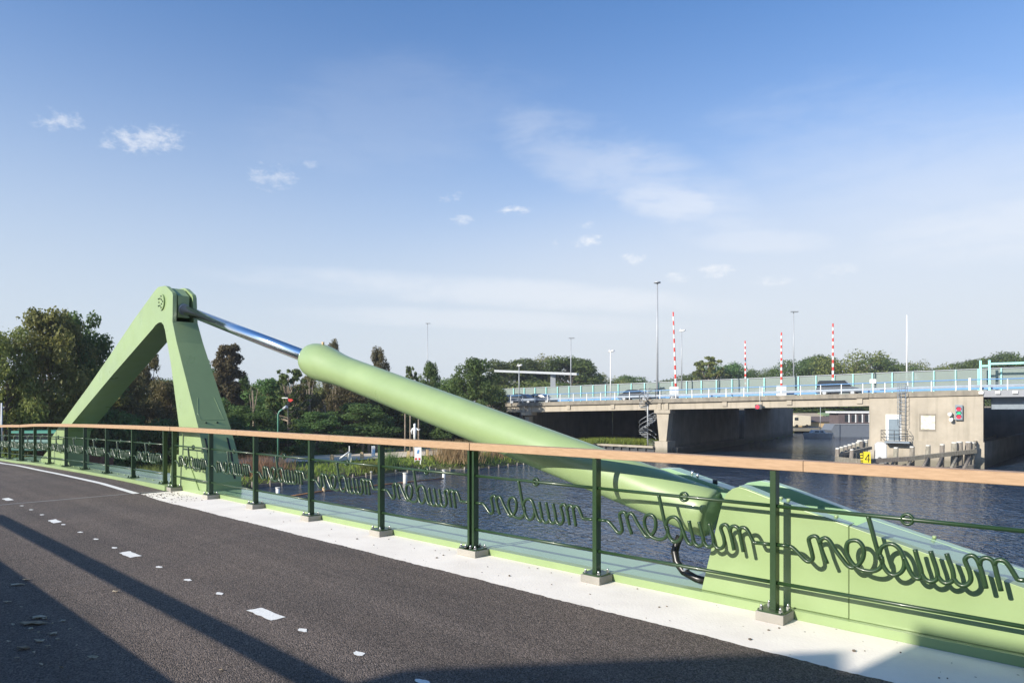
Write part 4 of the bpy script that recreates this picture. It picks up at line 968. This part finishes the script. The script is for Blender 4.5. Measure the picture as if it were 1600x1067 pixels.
hbt = thing('houseboat', at(1330, 686, 122), 'long grey and white houseboat behind the left edge of the pier house', 'houseboat')
c = at(1334, 690, 122); c.z = -4
mb = MB(); mb.prism([c+Vector(p) for p in ((-3.2, 0, -.3), (6, 0, -.3), (6, 0, 2.1), (-3.4, 0, 2.3), (-4.0, 0, 1.2))], Vector((0, 4, 0))); mb.build('hull', mat('boat_grey', (.16, .18, .21), .5, var=.1), hbt)
mb = MB(); mb.box(c+Vector((1.9, 2, 3.25)), (9, 3.6, 2.0)); mb.build('cabin', mat('cabin_brown', (.14, .11, .11), .7, var=.2), hbt)
mb = MB(); mb.box(c+Vector((1.7, 2, 4.4)), (9.8, 4.1, .32)); mb.build('roof', WHITE, hbt)
for x in (-1.2, 0, 1.2, 2.4, 3.6):
    mb = MB(); mb.box(c+Vector((x, .18, 3.3)), (.62, .06, 1.25)); f_ = mb.build('window', GLASS, hbt); mb = MB(); mb.box(c+Vector((x+.42, .15, 3.3)), (.2, .07, 1.5)); mb.build('frame', WHITE, f_)
mb = MB(); mb.box(c+Vector((1.5, -.05, 2.28)), (10, .1, .14)); mb.build('gunwale', LGREY, hbt)
cv_ = thing('caravan', at(1252, 667, 150), 'cream camper van parked on the far quay', 'camper van')
c = at(1253, 668, 148); c.z = -3.2
mb = MB(); mb.prism([c+Vector(p) for p in ((-1.9, 0, .3), (2, 0, .5), (2, 0, 2.5), (-1.0, 0, 2.75), (-1.5, 0, 2.5), (-1.8, 0, 1.3))], Vector((0, 2.2, 0))); mb.build('body', mat('cream', (.62, .55, .42), .5, var=.1), cv_, bevel=.1)
mb = MB(); mb.box(c+Vector((-1.2, -.03, 1.9)), (.8, .05, .6)); mb.build('window', GLASS, cv_)
for x in (-1.1, 1.1): mb = MB(); mb.tube([c+Vector((x, -.02, .35)), c+Vector((x, .25, .35))], .35, 12, smooth=False); mb.build('wheel', BLK, cv_)
def house(name, px0, px1, pe, pr, Y, m_w, m_r, label, depth=6):
    a = at(px0, 0, Y); b = at(px1, 0, Y); ze = 1.6-(pe-634)/FOC*Y; zr = 1.6-(pr-634)/FOC*Y; x0, x1 = a.x, b.x
    g = thing(name, Vector(((x0+x1)/2, Y+depth/2, -3.2)), label, 'building')
    mb = MB(); mb.box(((x0+x1)/2, Y+depth/2, (ze-3.2)/2), (x1-x0, depth, ze+3.2)); mb.build('wall', m_w, g)
    mb = MB(); mb.prism([Vector((x0-.3, Y-.4, ze)), Vector((x0-.3, Y+depth/2, zr)), Vector((x0-.3, Y+depth+.4, ze))], Vector((x1-x0+.6, 0, 0))); mb.build('roof', m_r, g)
    return g
house('boat_shed', 1262, 1304, 659.5, 651.5, 150, PINE, ROOF, 'low shed with brown roof beyond the bridge opening')
g2 = house('chalet', 1290, 1320, 650, 645, 158, WHITE, mat('moss_roof', (.20, .28, .14), .8, var=.2), 'white chalet with green roof behind the shed')
g2 = house('chalet', 1250, 1292, 651, 646, 159, mat('ochre_wall', (.45, .36, .22), .8, var=.2), mat('tan_roof', (.40, .33, .24), .8, var=.2), 'tan roofed chalet behind the camper van')
mb = MB(); mb.box(((at(1244, 0, 140).x+at(1310, 0, 140).x)/2+1, 141.5, -3.35), (12, 5, .5)); struct(mb.build('quay', BCONC))

# left-bank furniture
TE = thing('timber_edge', (-14, 49.5, -4), 'weathered timber bank edging along the left waterline', 'bank edging')
for (a, b) in (((-17.7, 46.4), (-16.2, 48.0)), ((-16.2, 48.0), (-12.8, 50.3)), ((-12.8, 50.3), (-10.2, 53.9)), ((-10.2, 53.9), (-6.6, 58.7)), ((-6.6, 58.7), (-3, 60.1)), ((-3, 60.1), (1, 64.7)), ((1, 64.7), (5.8, 75.6))):
    a = Vector((*a, 0)); b = Vector((*b, 0)); e = (b-a).normalized(); nn = Vector((-e.y, e.x, 0)); hh = .0 if a.x < -7 else -.12
    mb = MB(); mb.box((a+b)/2+UP*(-4.02+hh/2+.08), ((b-a).length, .12, hh+.3), e, nn, UP)
    for k in range(int((b-a).length/1.3)+1): mb.tube([a+e*(k*1.3)-nn*.12+UP*-4.5, a+e*(k*1.3)-nn*.12+UP*(-3.55 if a.x < -7 else -3.75)], .07, 6)
    mb.build('edging_board', TIMBER, TE)
def wpost(px, pt, pb, r, label, m=WHITE):
    Y = 5.6*FOC/(pb-634); b = at(px, pb, Y); t = at(px, pt, Y); g = thing('mooring_post', b, label, 'mooring post', 'pale posts standing in the water')
    mb = MB(); mb.tube([b-UP*.6, t], r, 8); mb.build('shaft', m, g); mb = MB(); mb.tube([t, t+UP*.06], r*1.25, 8); mb.build('cap', PILECAP, g)
wpost(434, 763, 771, .12, 'pale mooring post farthest left near the frame leg'); wpost(506, 762, 768, .10, 'short post with reddish cap by the boom line', PINE)
wpost(633, 740, 755, .15, 'tall pale mooring post seen above the lettering', PILECAP); wpost(693.5, 735, 747, .12, 'white mooring post right of the tall pale one'); wpost(580, 738, 750, .08, 'dark slim post against the timber edging', TIMBER)
mb = MB(); P_ = [at(450, 777, 41.8), at(506, 768, 44.6), at(560, 762, 46.7), at(633, 754.5, 49.6), at(693, 748, 52.4)]
for p in P_: p.z = -3.97
mb.tube(P_, .05, 6); o = mb.build('floating_boom', mat('orange_rope', (.42, .20, .08), .8, var=.3)); tag(o, 'thin orange boom line floating between the mooring posts', 'boom line')
for i, (px, pb) in enumerate(((487, 721), (518, 722), (545, 719), (565, 717), (638, 715), (667, 712.5), (695, 710), (440, 724))):
    Y = 4.75*FOC/(pb-634); b = at(px, pb, Y); mb = MB(); mb.prism([b+Vector((-.14, 0, -.1)), b+Vector((.14, 0, -.1)), b+Vector((.14, 0, .55)), b+Vector((0, 0, .62)), b+Vector((-.14, 0, .55))], Vector((0, .26, 0)))
    o = mb.build('timber_bollard', PINE); tag(o, ['short timber bollard on the sandy path, sixth from the right', 'timber bollard fifth from the right beside the barrier arm', 'timber bollard beside the white barrier stand', 'timber bollard just right of the barrier stand', 'timber bollard left of the white notice board', 'timber bollard right behind the white notice board', 'timber bollard by the brown reed clump', 'leftmost timber bollard next to the green lamp post'][i], 'bollard', 'timber bollards along the path')
nb_ = thing('notice_board', at(653, 722, 59.5), 'white notice board with blue symbol and two red squares by the water', 'sign')
Yn = 59.5
def sp4(x0, x1, y0, y1, dy, m, name, par, Yy=Yn):
    a = at(x0, y1, Yy); b = at(x1, y0, Yy); mb = MB(); mb.box(((a.x+b.x)/2, Yy+dy, (a.z+b.z)/2), (b.x-a.x, .04, b.z-a.z)); return mb.build(name, m, par)
sp4(647.5, 658.5, 699, 719.5, 0, WHITE, 'board', nb_); sp4(656, 657.8, 719.5, 727, .03, WHITE, 'leg', nb_); sp4(647.7, 648.7, 719.5, 722, .03, WHITE, 'leg', nb_)
sp4(648.3, 651.3, 715.7, 718.6, -.03, RED, 'red_square', nb_); sp4(653.9, 656.6, 715.7, 718.6, -.03, RED, 'red_square', nb_)
a = at(653, 706, Yn-.04); mb = MB(); mb.prism([a+Vector(p) for p in ((-.10, 0, -.14), (.06, 0, -.16), (.10, 0, .05), (.12, 0, .13), (0, 0, .17), (-.06, 0, .05))], Vector((0, .02, 0))); mb.build('symbol', BLUE, nb_)
gl_ = thing('lamp_post', at(434, 716, 50), 'green lamp post with slanted arm in front of the bushes', 'street lamp')
mb = MB(); mb.tube([at(434.5, 722, 50), at(434.5, 648, 50), at(436.5, 643.5, 50), at(443, 638.5, 50)], .065, 8); mb.build('pole', GREENLAMP, gl_)
mb = MB(); mb.tube([at(442, 639.5, 50), at(448.5, 635.5, 50)], [.09, .14], 8); mb.build('lamp_head', LGREY, gl_)
bs = thing('barrier_stand', at(546, 715, 60), 'white barrier stand with raised slanted arm on the path', 'barrier')
sp4(543.5, 549, 708, 724, 0, WHITE, 'cabinet', bs, 58); sp4(545, 546.5, 697, 708, 0, WHITE, 'post', bs, 58)
mb = MB(); mb.tube([at(546, 706, 57.9), at(530, 717.5, 57.5)], .07, 6); mb.build('arm', WHITE, bs)
wp = thing('wrapped_post', at(583, 708, 64), 'white post with a pale blue band left of the notice board', 'post'); sp4(580.5, 586, 697, 713, 0, WHITE, 'shaft', wp, 64); sp4(582, 586.2, 703, 709, -.04, mat('pale_blue', (.35, .55, .75), .5), 'band', wp, 64)
# white figure standing on a stump
fg = thing('white_statue', at(648, 690, 64), 'small white carved figure standing before the dark trees', 'statue')
bm_pts = [((0, 0, 0), .10), ((0, 0, .5), .13), ((0, 0, .85), .17), ((0, 0, 1.15), .20), ((0, 0, 1.32), .09), ((0, 0, 1.5), .13), ((0, 0, 1.62), .07)]
b = at(648, 689, 64); mb = MB(); mb.tube([b+Vector(p) for p, r in bm_pts], [r for p, r in bm_pts], 10)
mb.tube([b+Vector((-.18, 0, 1.18)), b+Vector((-.32, -.1, .9)), b+Vector((-.22, -.15, .62))], [.07, .06, .04], 8); mb.tube([b+Vector((.18, 0, 1.15)), b+Vector((.36, -.1, .98)), b+Vector((.52, -.1, 1.1))], [.07, .06, .04], 8); mb.build('figure', WHITE, fg)
mb = MB(); b2 = b.copy(); b2.z = -3.3; mb.tube([b2, b], .16, 8); mb.build('stump', PBARK, fg)
fl = thing('pole_flag', at(449, 720, 66), 'small red and white flag on a slim dark pole before the bushes', 'flag'); a = at(452, 625, 66); mb = MB(); mb.tube([Vector((a.x-.15, 66.08, -3.3)), Vector((a.x-.15, 66.08, a.z+.35))], .03, 6); mb.build('pole', DGREY, fl); mb = MB(); mb.prism([a+Vector(p) for p in ((-.13, 0, .12), (.25, 0, .08), (.38, 0, -.05), (.1, 0, -.22), (-.11, 0, -.12))], Vector((0, .05, 0))); mb.build('red_cloth', RED, fl)
mb = MB(); mb.box(a+Vector((-.45, .1, .18)), (.6, .04, .1)); mb.build('white_cloth', WHITE, fl)
# far left: moored boat with teal roof, low wall, slim white mast
mbt = thing('canopy_boat', at(58, 706, 42), 'moored boat with teal canopy seen between the left railing posts', 'boat')
c = at(58, 705, 42); 
mb = MB(); mb.box(c+Vector((0, 1, .35)), (3.6, 2, .7)); mb.build('hull', mat('teal_hull', (.10, .22, .19), .6, var=.2), mbt, bevel=.1)
mb = MB(); mb.box(c+Vector((0.1, 1, .88)), (3.0, 1.8, .42)); mb.build('window_band', GLASS, mbt); mb = MB(); mb.box(c+Vector((.1, 1, 1.16)), (3.4, 2.1, .14)); mb.build('canopy', mat('teal', (.05, .24, .18), .6), mbt)
a = at(0, 0, 45); mb = MB(); mb.box((gx(95, 46), 46, -2.1), (5.6, .35, 1.5)); o = mb.build('brick_wall', BRICK); tag(o, 'low brown brick wall beyond the left railing', 'wall')
mb = MB(); mb.box((gx(148, 47), 47, -2.3), (2.4, .35, 1.2)); o = mb.build('brick_wall', BRICK); tag(o, 'short reddish wall seen behind the far leg of the green frame', 'wall')
mb = MB(); m0 = at(2, 715, 30); mb.tube([m0, at(2.5, 630, 30)], [.045, .03], 8); o = mb.build('flag_pole', WHITE); tag(o, 'slim white pole at the left picture edge', 'pole')

# ------------------------------------------------------------ trees
class TreeMesh:
    """crown: leaf faces spread through many clumps; trunk: tapered tubes to the clumps. Built about 10 m tall"""
    def __init__(s, seed, kind, H=10., W_=8., low=.18, clumps=34, leaves=9000, ls=.26, lim='leafy', bark=BARK, lk='g'):
        r = np.random.default_rng(seed); s.H = H; s.Wd = W_
        cen = []; rad = []
        while len(cen) < clumps:
            z = r.uniform(low, .97); 
            if kind == 'round': prof = math.sqrt(max(0, 1-((z-.55)/.47)**2))*(.9 if z > .5 else 1)
            elif kind == 'dome': prof = (1-max(0, (z-.35)/.65)**2.2)**.6
            elif kind == 'mass': prof = (1-max(0, (z-.62)/.38)**2.6)**.5
            elif kind == 'column': prof = .9 if z < .9 else .7
            elif kind == 'cone': prof = (1-z)*.9+.12
            elif kind == 'sparse': prof = .35+.6*math.sin(math.pi*min(1, z))
            else: prof = 1
            a = r.uniform(0, 2*math.pi); q = math.sqrt(r.uniform(.05, 1))*prof
            cr_ = r.uniform(.10, .19)*(1.25 if kind not in ('sparse', 'column') else .8)
            q = max(0, q-cr_*.35)
            cen.append((math.cos(a)*q*W_/2, math.sin(a)*q*W_/2, z*H*(1-cr_*.25))); rad.append(cr_*W_*({'column': 1.25, 'sparse': .5}.get(kind, .72)))
        cen = np.array(cen); rad = np.array(rad)
        w_ = rad**2; w_ /= w_.sum(); idx = r.choice(len(cen), leaves, p=w_)
        d = r.normal(size=(leaves, 3)); d /= np.linalg.norm(d, axis=1)[:, None]
        rr = rad[idx]*(r.uniform(0.15, 1.08, leaves)**.5); lump = 1+.22*np.sin(d[:, 0]*5+idx)*np.cos(d[:, 2]*6+idx*2)
        P = cen[idx]+d*(rr*lump)[:, None]*np.array([1, 1, .72])
        P[:, 2] = np.maximum(P[:, 2], low*H*.55)
        up = d*.9+r.normal(size=(leaves, 3))*.65+np.array([0, 0, .35]); up /= np.linalg.norm(up, axis=1)[:, None]
        t1 = np.cross(up, r.normal(size=(leaves, 3))); t1 /= np.linalg.norm(t1, axis=1)[:, None]; t2 = np.cross(up, t1)
        sz = ls*r.uniform(.5, 1.25, leaves)[:, None]
        V = np.stack([P-t1*sz*.6, P-t2*sz*.38+up*sz*.08, P+t1*sz*.6, P+t2*sz*.38+up*sz*.08], 1).reshape(-1, 3)
        me = bpy.data.meshes.new('crown'); n = leaves
        me.vertices.add(4*n); me.vertices.foreach_set('co', V.ravel().astype(np.float32))
        me.loops.add(4*n); me.loops.foreach_set('vertex_index', np.arange(4*n, dtype=np.int32))
        me.polygons.add(n); me.polygons.foreach_set('loop_start', np.arange(0, 4*n, 4, dtype=np.int32)); me.polygons.foreach_set('loop_total', np.full(n, 4, dtype=np.int32))
        me.update(calc_edges=True); me.materials.append(LEAF[lk]); s.crown = me
        tb = MB(); tr = .022*H
        tops = sorted(range(len(cen)), key=lambda i: -cen[i][2])
        ax = [Vector((0, 0, 0)), Vector((.05*r.normal(), .05*r.normal(), H*.3)), Vector((.2*r.normal(), .2*r.normal(), H*.6)), Vector((.3*r.normal(), .3*r.normal(), H*.86))]
        tb.tube(ax, [tr*1.25, tr*.9, tr*.55, tr*.15], 7)
        for i in list(range(0, len(cen), 2)):
            c = Vector(cen[i]); z0 = min(c.z*.7, H*.75); u = z0/(H*.86)*3; k = min(2, int(u)); b = ax[k].lerp(ax[k+1], u-k)
            mid = b.lerp(c, .5)+Vector((0, 0, -.04*H)); tb.tube([b, mid, c], [tr*.34, tr*.2, tr*.05], 5)
        me2 = bpy.data.meshes.new('trunk'); me2.from_pydata(tb.v, [], tb.f); me2.materials.append(bark); me2.update(); s.trunk = me2
def K(seed, kind, lk, **kw): return TreeMesh(seed, kind, lk=lk, **kw)
PROTO = {
 'g': [K(1, 'round', 'g', leaves=17000, low=.10, clumps=52), K(2, 'dome', 'g', leaves=17000, low=.06, clumps=58)],
 'm': [K(3, 'mass', 'm', leaves=15000, low=.10, clumps=52), K(4, 'round', 'm', leaves=15000, clumps=50)],
 'o': [K(5, 'round', 'o', leaves=18000, clumps=70, low=.12, ls=.23), K(6, 'dome', 'o', leaves=18000, clumps=62, ls=.23)],
 'b': [K(7, 'round', 'b', leaves=13000, clumps=44, low=.1), K(8, 'dome', 'b', leaves=13000, clumps=44, low=.08)],
 'c': [K(9, 'column', 'b', W_=3.2, leaves=22000, clumps=170, low=.06, ls=.22)],
 'r': [K(13, 'mass', 'm', W_=11, leaves=17000, low=.10, clumps=64), K(14, 'mass', 'o', W_=11, leaves=17000, low=.10, clumps=60), K(15, 'mass', 'g', W_=11, leaves=17000, low=.10, clumps=62)],
 's': [K(10, 'sparse', 'm', W_=6, leaves=6500, clumps=95, low=.25, bark=PBARK), K(11, 'sparse', 'o', W_=6, leaves=7500, clumps=100, low=.22, bark=PBARK)],
 'h': [K(12, 'dome', 'g', H=4, W_=6, leaves=10000, clumps=36, low=.05, ls=.24)],
}
NT = [0]
def tree(px, pt, Y, wpx, kind, label, group=None, zb=-3.3, v=None):
    pr = PROTO[kind]; p = pr[(v if v is not None else NT[0]) % len(pr)]; NT[0] += 1
    ztop = 1.6-(pt-634)/FOC*Y; h = ztop-zb; wd = wpx/FOC*Y
    nm = 'shrub' if kind == 'h' else 'tree'
    g = bpy.data.objects.new(nm, None); COL.objects.link(g); g.location = (gx(px, Y), Y, zb)
    g.scale = (wd/p.Wd, wd/p.Wd, h/p.H); g.rotation_euler = (0, 0, random.uniform(0, 6.28)); tag(g, label, 'bush' if kind == 'h' else 'tree', group)
    for me, n in ((p.crown, 'crown'), (p.trunk, 'trunk')):
        o = bpy.data.objects.new(n, me); COL.objects.link(o); o.parent = g
G1 = 'trees on the left bank'; G2 = 'trees beyond the highway'; G3 = 'low shrubs on the left bank'
for a in [
 (8, 505, 44, 120, 'o', 'olive green tree cut by the left picture edge'), (78, 478, 47, 150, 'o', 'tallest olive crown at the upper left'),
 (135, 484, 50, 110, 'g', 'dark green crown at the right of the big left group'), (-60, 500, 46, 110, 'o', 'olive tree outside the left edge'),
 (50, 590, 52, 140, 'o', 'lower olive tree behind the left railing'), (150, 585, 54, 120, 'o', 'low olive tree just left of the far frame leg'),
 (205, 578, 56, 90, 'b', 'brownish tree behind the far leg of the frame'), (240, 545, 60, 62, 'b', 'brown crown seen inside the top of the frame'),
 (268, 595, 56, 80, 'b', 'russet tree behind the near leg of the frame'), (300, 640, 52, 110, 'b', 'low dark tree behind the foot of the frame'),
 (357, 531, 73, 46, 'c', 'tall narrow clipped brown tree right of the frame'), (382, 584, 76, 38, 'g', 'small dark crown beside the narrow brown tree'),
 (345, 620, 66, 80, 'g', 'dark tree at the base of the narrow brown tree'), (425, 590, 73, 100, 'g', 'rounded green tree below the bare tree tops'),
 (452, 570, 70, 80, 's', 'thin half bare tree with open twigs'), (485, 585, 70, 70, 'b', 'brown tree with pale dead trunks left of the cylinder cap'),
 (398, 632, 62, 100, 'g', 'bushy green tree behind the green lamp post'), (521, 529, 72, 42, 'b', 'small brown crown poking above the cylinder cap'),
 (540, 600, 66, 100, 'b', 'russet tree hidden behind the cylinder'), (560, 628, 62, 130, 'g', 'broad green tree left of the white figure'),
 (591, 541, 74, 40, 'b', 'brown twin topped tree above the cylinder'), (497, 642, 56, 90, 'g', 'green bushy tree above the handrail centre left'),
 (642, 566, 80, 34, 's', 'open twiggy tree right of the brown twin top'), (672, 562, 82, 50, 'g', 'narrow dark tree above the cylinder middle'),
 (612, 590, 74, 90, 'g', 'dark tree mostly behind the cylinder'), (740, 556, 76, 96, 'g', 'large dark green tree at the left end of the highway bridge'),
 (703, 590, 78, 70, 'm', 'mid green tree between the two dark ones'), (640, 640, 76, 120, 'h', 'dark thicket behind the white figure'),
 (700, 662, 74, 90, 'h', 'low thicket right of the white figure'), (770, 600, 84, 60, 'm', 'pale green tree at the bridge end'),
 (320, 560, 75, 60, 'g', 'dark tree glimpsed right of the near frame leg'), (180, 640, 50, 120, 'h', 'dark bush behind the steel ledge left of the frame'),
 (120, 655, 50, 120, 'h', 'dark bush between the frame legs and the wall'), (445, 668, 60, 90, 'h', 'low bush at the foot of the lamp post'),
 (260, 655, 50, 110, 'h', 'dark undergrowth inside the frame opening'), (350, 668, 62, 110, 'h', 'undergrowth right of the frame foot'), (560, 672, 71, 110, 'h', 'dark hedge behind the sandy path'), (20, 660, 52, 110, 'h', 'bush behind the canopy boat')]:
    if a[0] > 430 and a[4] != 's': a = (a[0], a[1], a[2]+11 if a[2] < 72 else a[2]+7)+tuple(a[3:])
    tree(*a, group=G1, zb=-3.3 if a[2] > 40 else -3.0)
for a in [
 (786, 562, 150, 60, 'm', 'pale poplar leftmost beyond the highway'), (818, 558, 165, 60, 'm', 'tall poplar crown above the left gantry arm'), (848, 556, 170, 58, 'r', 'rounded tall crown left of the gantry column'),
 (889, 554, 165, 66, 'm', 'tall crown right of the gantry column'), (918, 572, 175, 40, 'g', 'lower dark crown stepping down from the tall group'), (945, 584, 230, 44, 'r', 'low crown left of the white camera mast'),
 (978, 586, 240, 46, 'm', 'low crown right of the white camera mast'), (1008, 593, 260, 50, 'r', 'lowest far crown near the tallest mast'),
 (830, 592, 150, 90, 'r', 'front row bushy tree under the gantry'), (900, 600, 150, 90, 'r', 'front row bushy tree right of the gantry'), (1084, 583, 190, 50, 'r', 'thin crown right of the tallest boom'), (1108, 554, 180, 46, 's', 'feathery sparse tree between the first two booms'),
 (1133, 568, 190, 60, 'r', 'olive crown left of the second boom'), (1182, 574, 210, 34, 'r', 'small crown between second and third booms'), (1207, 575, 210, 32, 'g', 'small dark crown left of the third boom'), (1250, 561, 200, 56, 'r', 'round crown right of the third boom'),
 (1284, 554, 200, 50, 'm', 'round crown left of the fourth boom'), (1335, 549, 190, 80, 'r', 'widest rounded crown right of the fourth boom'), (1375, 556, 200, 60, 'm', 'rounded crown sloping down from the widest one'), (1410, 568, 210, 50, 'r', 'low crown left of the white mast'),
 (1446, 564, 215, 50, 'r', 'crown right of the white mast'), (1468, 572, 220, 30, 'm', 'small crown ending the group right of the white mast'), (1510, 563, 200, 46, 'r', 'crown at the left of the last far group'), (1545, 556, 200, 60, 'm', 'rounded crown behind the turquoise gate post'),
 (1585, 551, 195, 60, 'r', 'tall far crown at the right picture edge'), (1632, 552, 200, 70, 'm', 'far crown beyond the right edge'), (1060, 592, 220, 60, 'm', 'low far crown behind the tallest boom'),
 (1160, 590, 230, 60, 'r', 'low filler crown behind the second boom'), (1230, 590, 230, 90, 'g', 'low dark crown behind the third boom'), (1490, 585, 240, 60, 'r', 'low hazy crown left of the turquoise gate'), (1295, 632, 185, 90, 'm', 'light green tree seen under the bridge beyond the shed'), (1345, 630, 190, 90, 'm', 'light green tree seen under the bridge above the houseboat')]:
    a = (a[0], a[1], a[2], a[3]*1.75)+tuple(a[4:]); tree(*a, group=G2)
for i in range(10):
    px = 190+i*58; tree(px, 598+((i*37) % 17)-8, 112+(i % 3)*5, 150, 'r', ['', 'first', 'second', 'third', 'fourth', 'fifth', 'sixth', 'seventh', 'eighth', 'ninth', 'tenth'][i+1]+' tree from the left in the hazy back row of the left wood', group='back row of the left wood', zb=-3.3)
# dead pale trunks
for i, (px, pt, pb, Y) in enumerate(((483, 597, 640, 76), (524, 603, 625, 77), (508, 632, 650, 76), (395, 610, 622, 70))):
    b = at(px, pb+25, Y); b.z = -3.3; t = at(px, pt, Y); mb = MB(); mb.tube([b, b.lerp(t, .5)+Vector((.1, 0, 0)), t], [.15, .10, .04], 6); mb.tube([b.lerp(t, .6), b.lerp(t, .8)+Vector((.3, 0, 0)), t+Vector((.5, 0, .1))], [.08, .05, .02], 5); mb.tube([b.lerp(t, .5), t+Vector((-.35, 0, -.4))], [.07, .02], 5); mb.tube([b.lerp(t, .75), t+Vector((-.2, 0, .3))], [.05, .015], 5)
    o = mb.build('dead_tree', PBARK); tag(o, ['tall pale forked dead trunk below the cylinder cap', 'pale leaning dead trunk under the cylinder', 'short dead trunk among green bushes', 'small pale stub near the narrow brown tree'][i], 'tree trunk', 'pale dead trunks')
for i, px in enumerate((567, 576, 590, 633, 641, 654)):
    b = at(px, 712, 70); mb = MB(); mb.tube([b-UP*.6, b+UP*(1.6 if i < 3 else 5.5)], [.22, .15] if i < 3 else [.10, .06], 7); o = mb.build('bare_tree', PBARK)
    tag(o, ['thick bare trunk left of the railing post', 'bare trunk next to the thick one', 'bare trunk behind the wrapped post', 'straight slim trunk left of the white figure', 'slim trunk just left of the white figure', 'slim trunk right of the white figure'][i], 'tree trunk', 'bare trunks at the edge of the wood')

# ------------------------------------------------------------ grass and reeds on the banks
def blades(name, pts, hmin, hmax, m, wd=.035, lean=.35):
    n = len(pts); P = np.array(pts); a = RNG.uniform(0, 6.283, n); h = RNG.uniform(hmin, hmax, n); l = RNG.normal(0, lean, (n, 2))*h[:, None]
    dx = np.cos(a)*wd; dy = np.sin(a)*wd; V = np.zeros((n, 3, 3))
    V[:, 0] = P+np.stack([dx, dy, np.zeros(n)], 1); V[:, 1] = P-np.stack([dx, dy, np.zeros(n)], 1); V[:, 2] = P+np.concatenate([l, h[:, None]], 1)
    me = bpy.data.meshes.new(name); me.vertices.add(3*n); me.vertices.foreach_set('co', V.ravel().astype(np.float32)); me.loops.add(3*n); me.loops.foreach_set('vertex_index', np.arange(3*n, dtype=np.int32))
    me.polygons.add(n); me.polygons.foreach_set('loop_start', np.arange(0, 3*n, 3, dtype=np.int32)); me.polygons.foreach_set('loop_total', np.full(n, 3, dtype=np.int32)); me.update(calc_edges=True); me.materials.append(m)
    o = bpy.data.objects.new(name, me); COL.objects.link(o); return o
n = 90000; X = RNG.uniform(-45, 18, n); Y = RNG.uniform(24, 84, n); d = sdist(X, Y, LAND)
keep = (d > .15) & ((d < 4.5) | (RNG.uniform(0, 1, n) < .30)) & (RNG.uniform(0, 1, n) < .9)
path = np.array([(-27, 55), (-21, 56), (-14, 59.0), (-9.5, 63.3), (-5, 67), (2, 74), (9, 88), (5, 92), (-2, 80), (-9, 72), (-18, 65.5), (-27, 62)])
keep &= sdist(X, Y, [tuple(p) for p in path]) < -.1
rx, ry = X-P0.x, Y-P0.y; oo = rx*NN.x+ry*NN.y; tt = rx*D.x+ry*D.y; keep &= ~((oo > -8) & (oo < .8) & (tt < 80))
X, Y = X[keep], Y[keep]; Z = ground_z(X, Y)
o = blades('bank_grass', np.stack([X, Y, Z], 1), .18, .5, GRASSM, .05); tag(o, 'rough yellow-green grass along the left canal bank', 'grass', kind='stuff')
n = 5200; u = RNG.uniform(0, 1, n); a, b = np.array([7, 78.0]), np.array([10.6, 84.0]); c = np.array([17.0, 80.0])
X = np.where(u < .3, a[0]+(b[0]-a[0])*u/.3, b[0]+(c[0]-b[0])*(u-.3)/.7)+RNG.uniform(-.3, .8, n); Y = np.where(u < .3, a[1]+(b[1]-a[1])*u/.3, b[1]+(c[1]-b[1])*(u-.3)/.7)+RNG.uniform(.2, 4.5, n)
o = blades('quay_grass', np.stack([X, Y, np.full(n, -3.25)], 1), .4, .95, GRASSM, .06); tag(o, 'long bright grass on the quay shelf below the highway bridge', 'grass', kind='stuff')
def clump(px, pb, Y, r, h0, h1, n, m, label):
    c = at(px, pb, Y); cz_ = float(ground_z(c.x, c.y)); q = RNG.normal(0, r/2, (n, 2)); pts = np.stack([c.x+q[:, 0], c.y+q[:, 1], np.full(n, cz_-.1)], 1)
    o = blades('reed_clump', pts, h0, h1, m, .03, .28); tag(o, label, 'reeds', 'reed and weed clumps on the bank')
clump(715, 730, 62.2, 1.9, 1.2, 2.2, 1500, LEAF['y'], 'round brown reed clump right of the notice board')
clump(610, 735, 56.5, .7, .8, 1.9, 260, LEAF['g'], 'tall dark weed clump left of the notice board'); clump(403, 735, 50, 2.0, .6, 1.7, 900, LEAF['y'], 'reddish reed clump right of the frame foot')
clump(240, 735, 44, 2.2, .5, 1.3, 900, LEAF['o'], 'yellow-green weed clump seen left of the frame foot'); clump(580, 740, 54.5, 1.0, .5, 1.1, 300, LEAF['o'], 'yellow leafy weeds at the corner of the timber edging')
clump(775, 728, 66, 1.2, .5, 1.1, 400, LEAF['y'], 'low brown reeds right of the double railing post'); clump(780, 728, 68, 2.0, .4, .9, 500, GRASSM, 'bright green tussock right of the double railing post')
for o in bpy.data.objects:
    if '_w' in o: del o['_w']
# ------------------------------------------------------------ air
mb = MB(); mb.box((0, 1350, 14), (3020, 3320, 44)); hz = mb.build('haze', BLK); hz['kind'] = 'stuff'; tag(hz, 'thin pale summer haze over the canal and the far trees', 'haze', kind='stuff')
hm = bpy.data.materials.new('haze_air'); hm.use_nodes = True; t_ = hm.node_tree; t_.nodes.clear()
o_ = N(t_, 'ShaderNodeOutputMaterial'); v_ = N(t_, 'ShaderNodeVolumePrincipled'); v_.inputs['Color'].default_value = (.85, .9, 1, 1); v_.inputs['Density'].default_value = .0004; v_.inputs['Anisotropy'].default_value = .2
t_.links.new(v_.outputs[0], o_.inputs['Volume']); hz.data.materials.clear(); hz.data.materials.append(hm)
for o in bpy.data.objects:
    if '_w' in o: del o['_w']
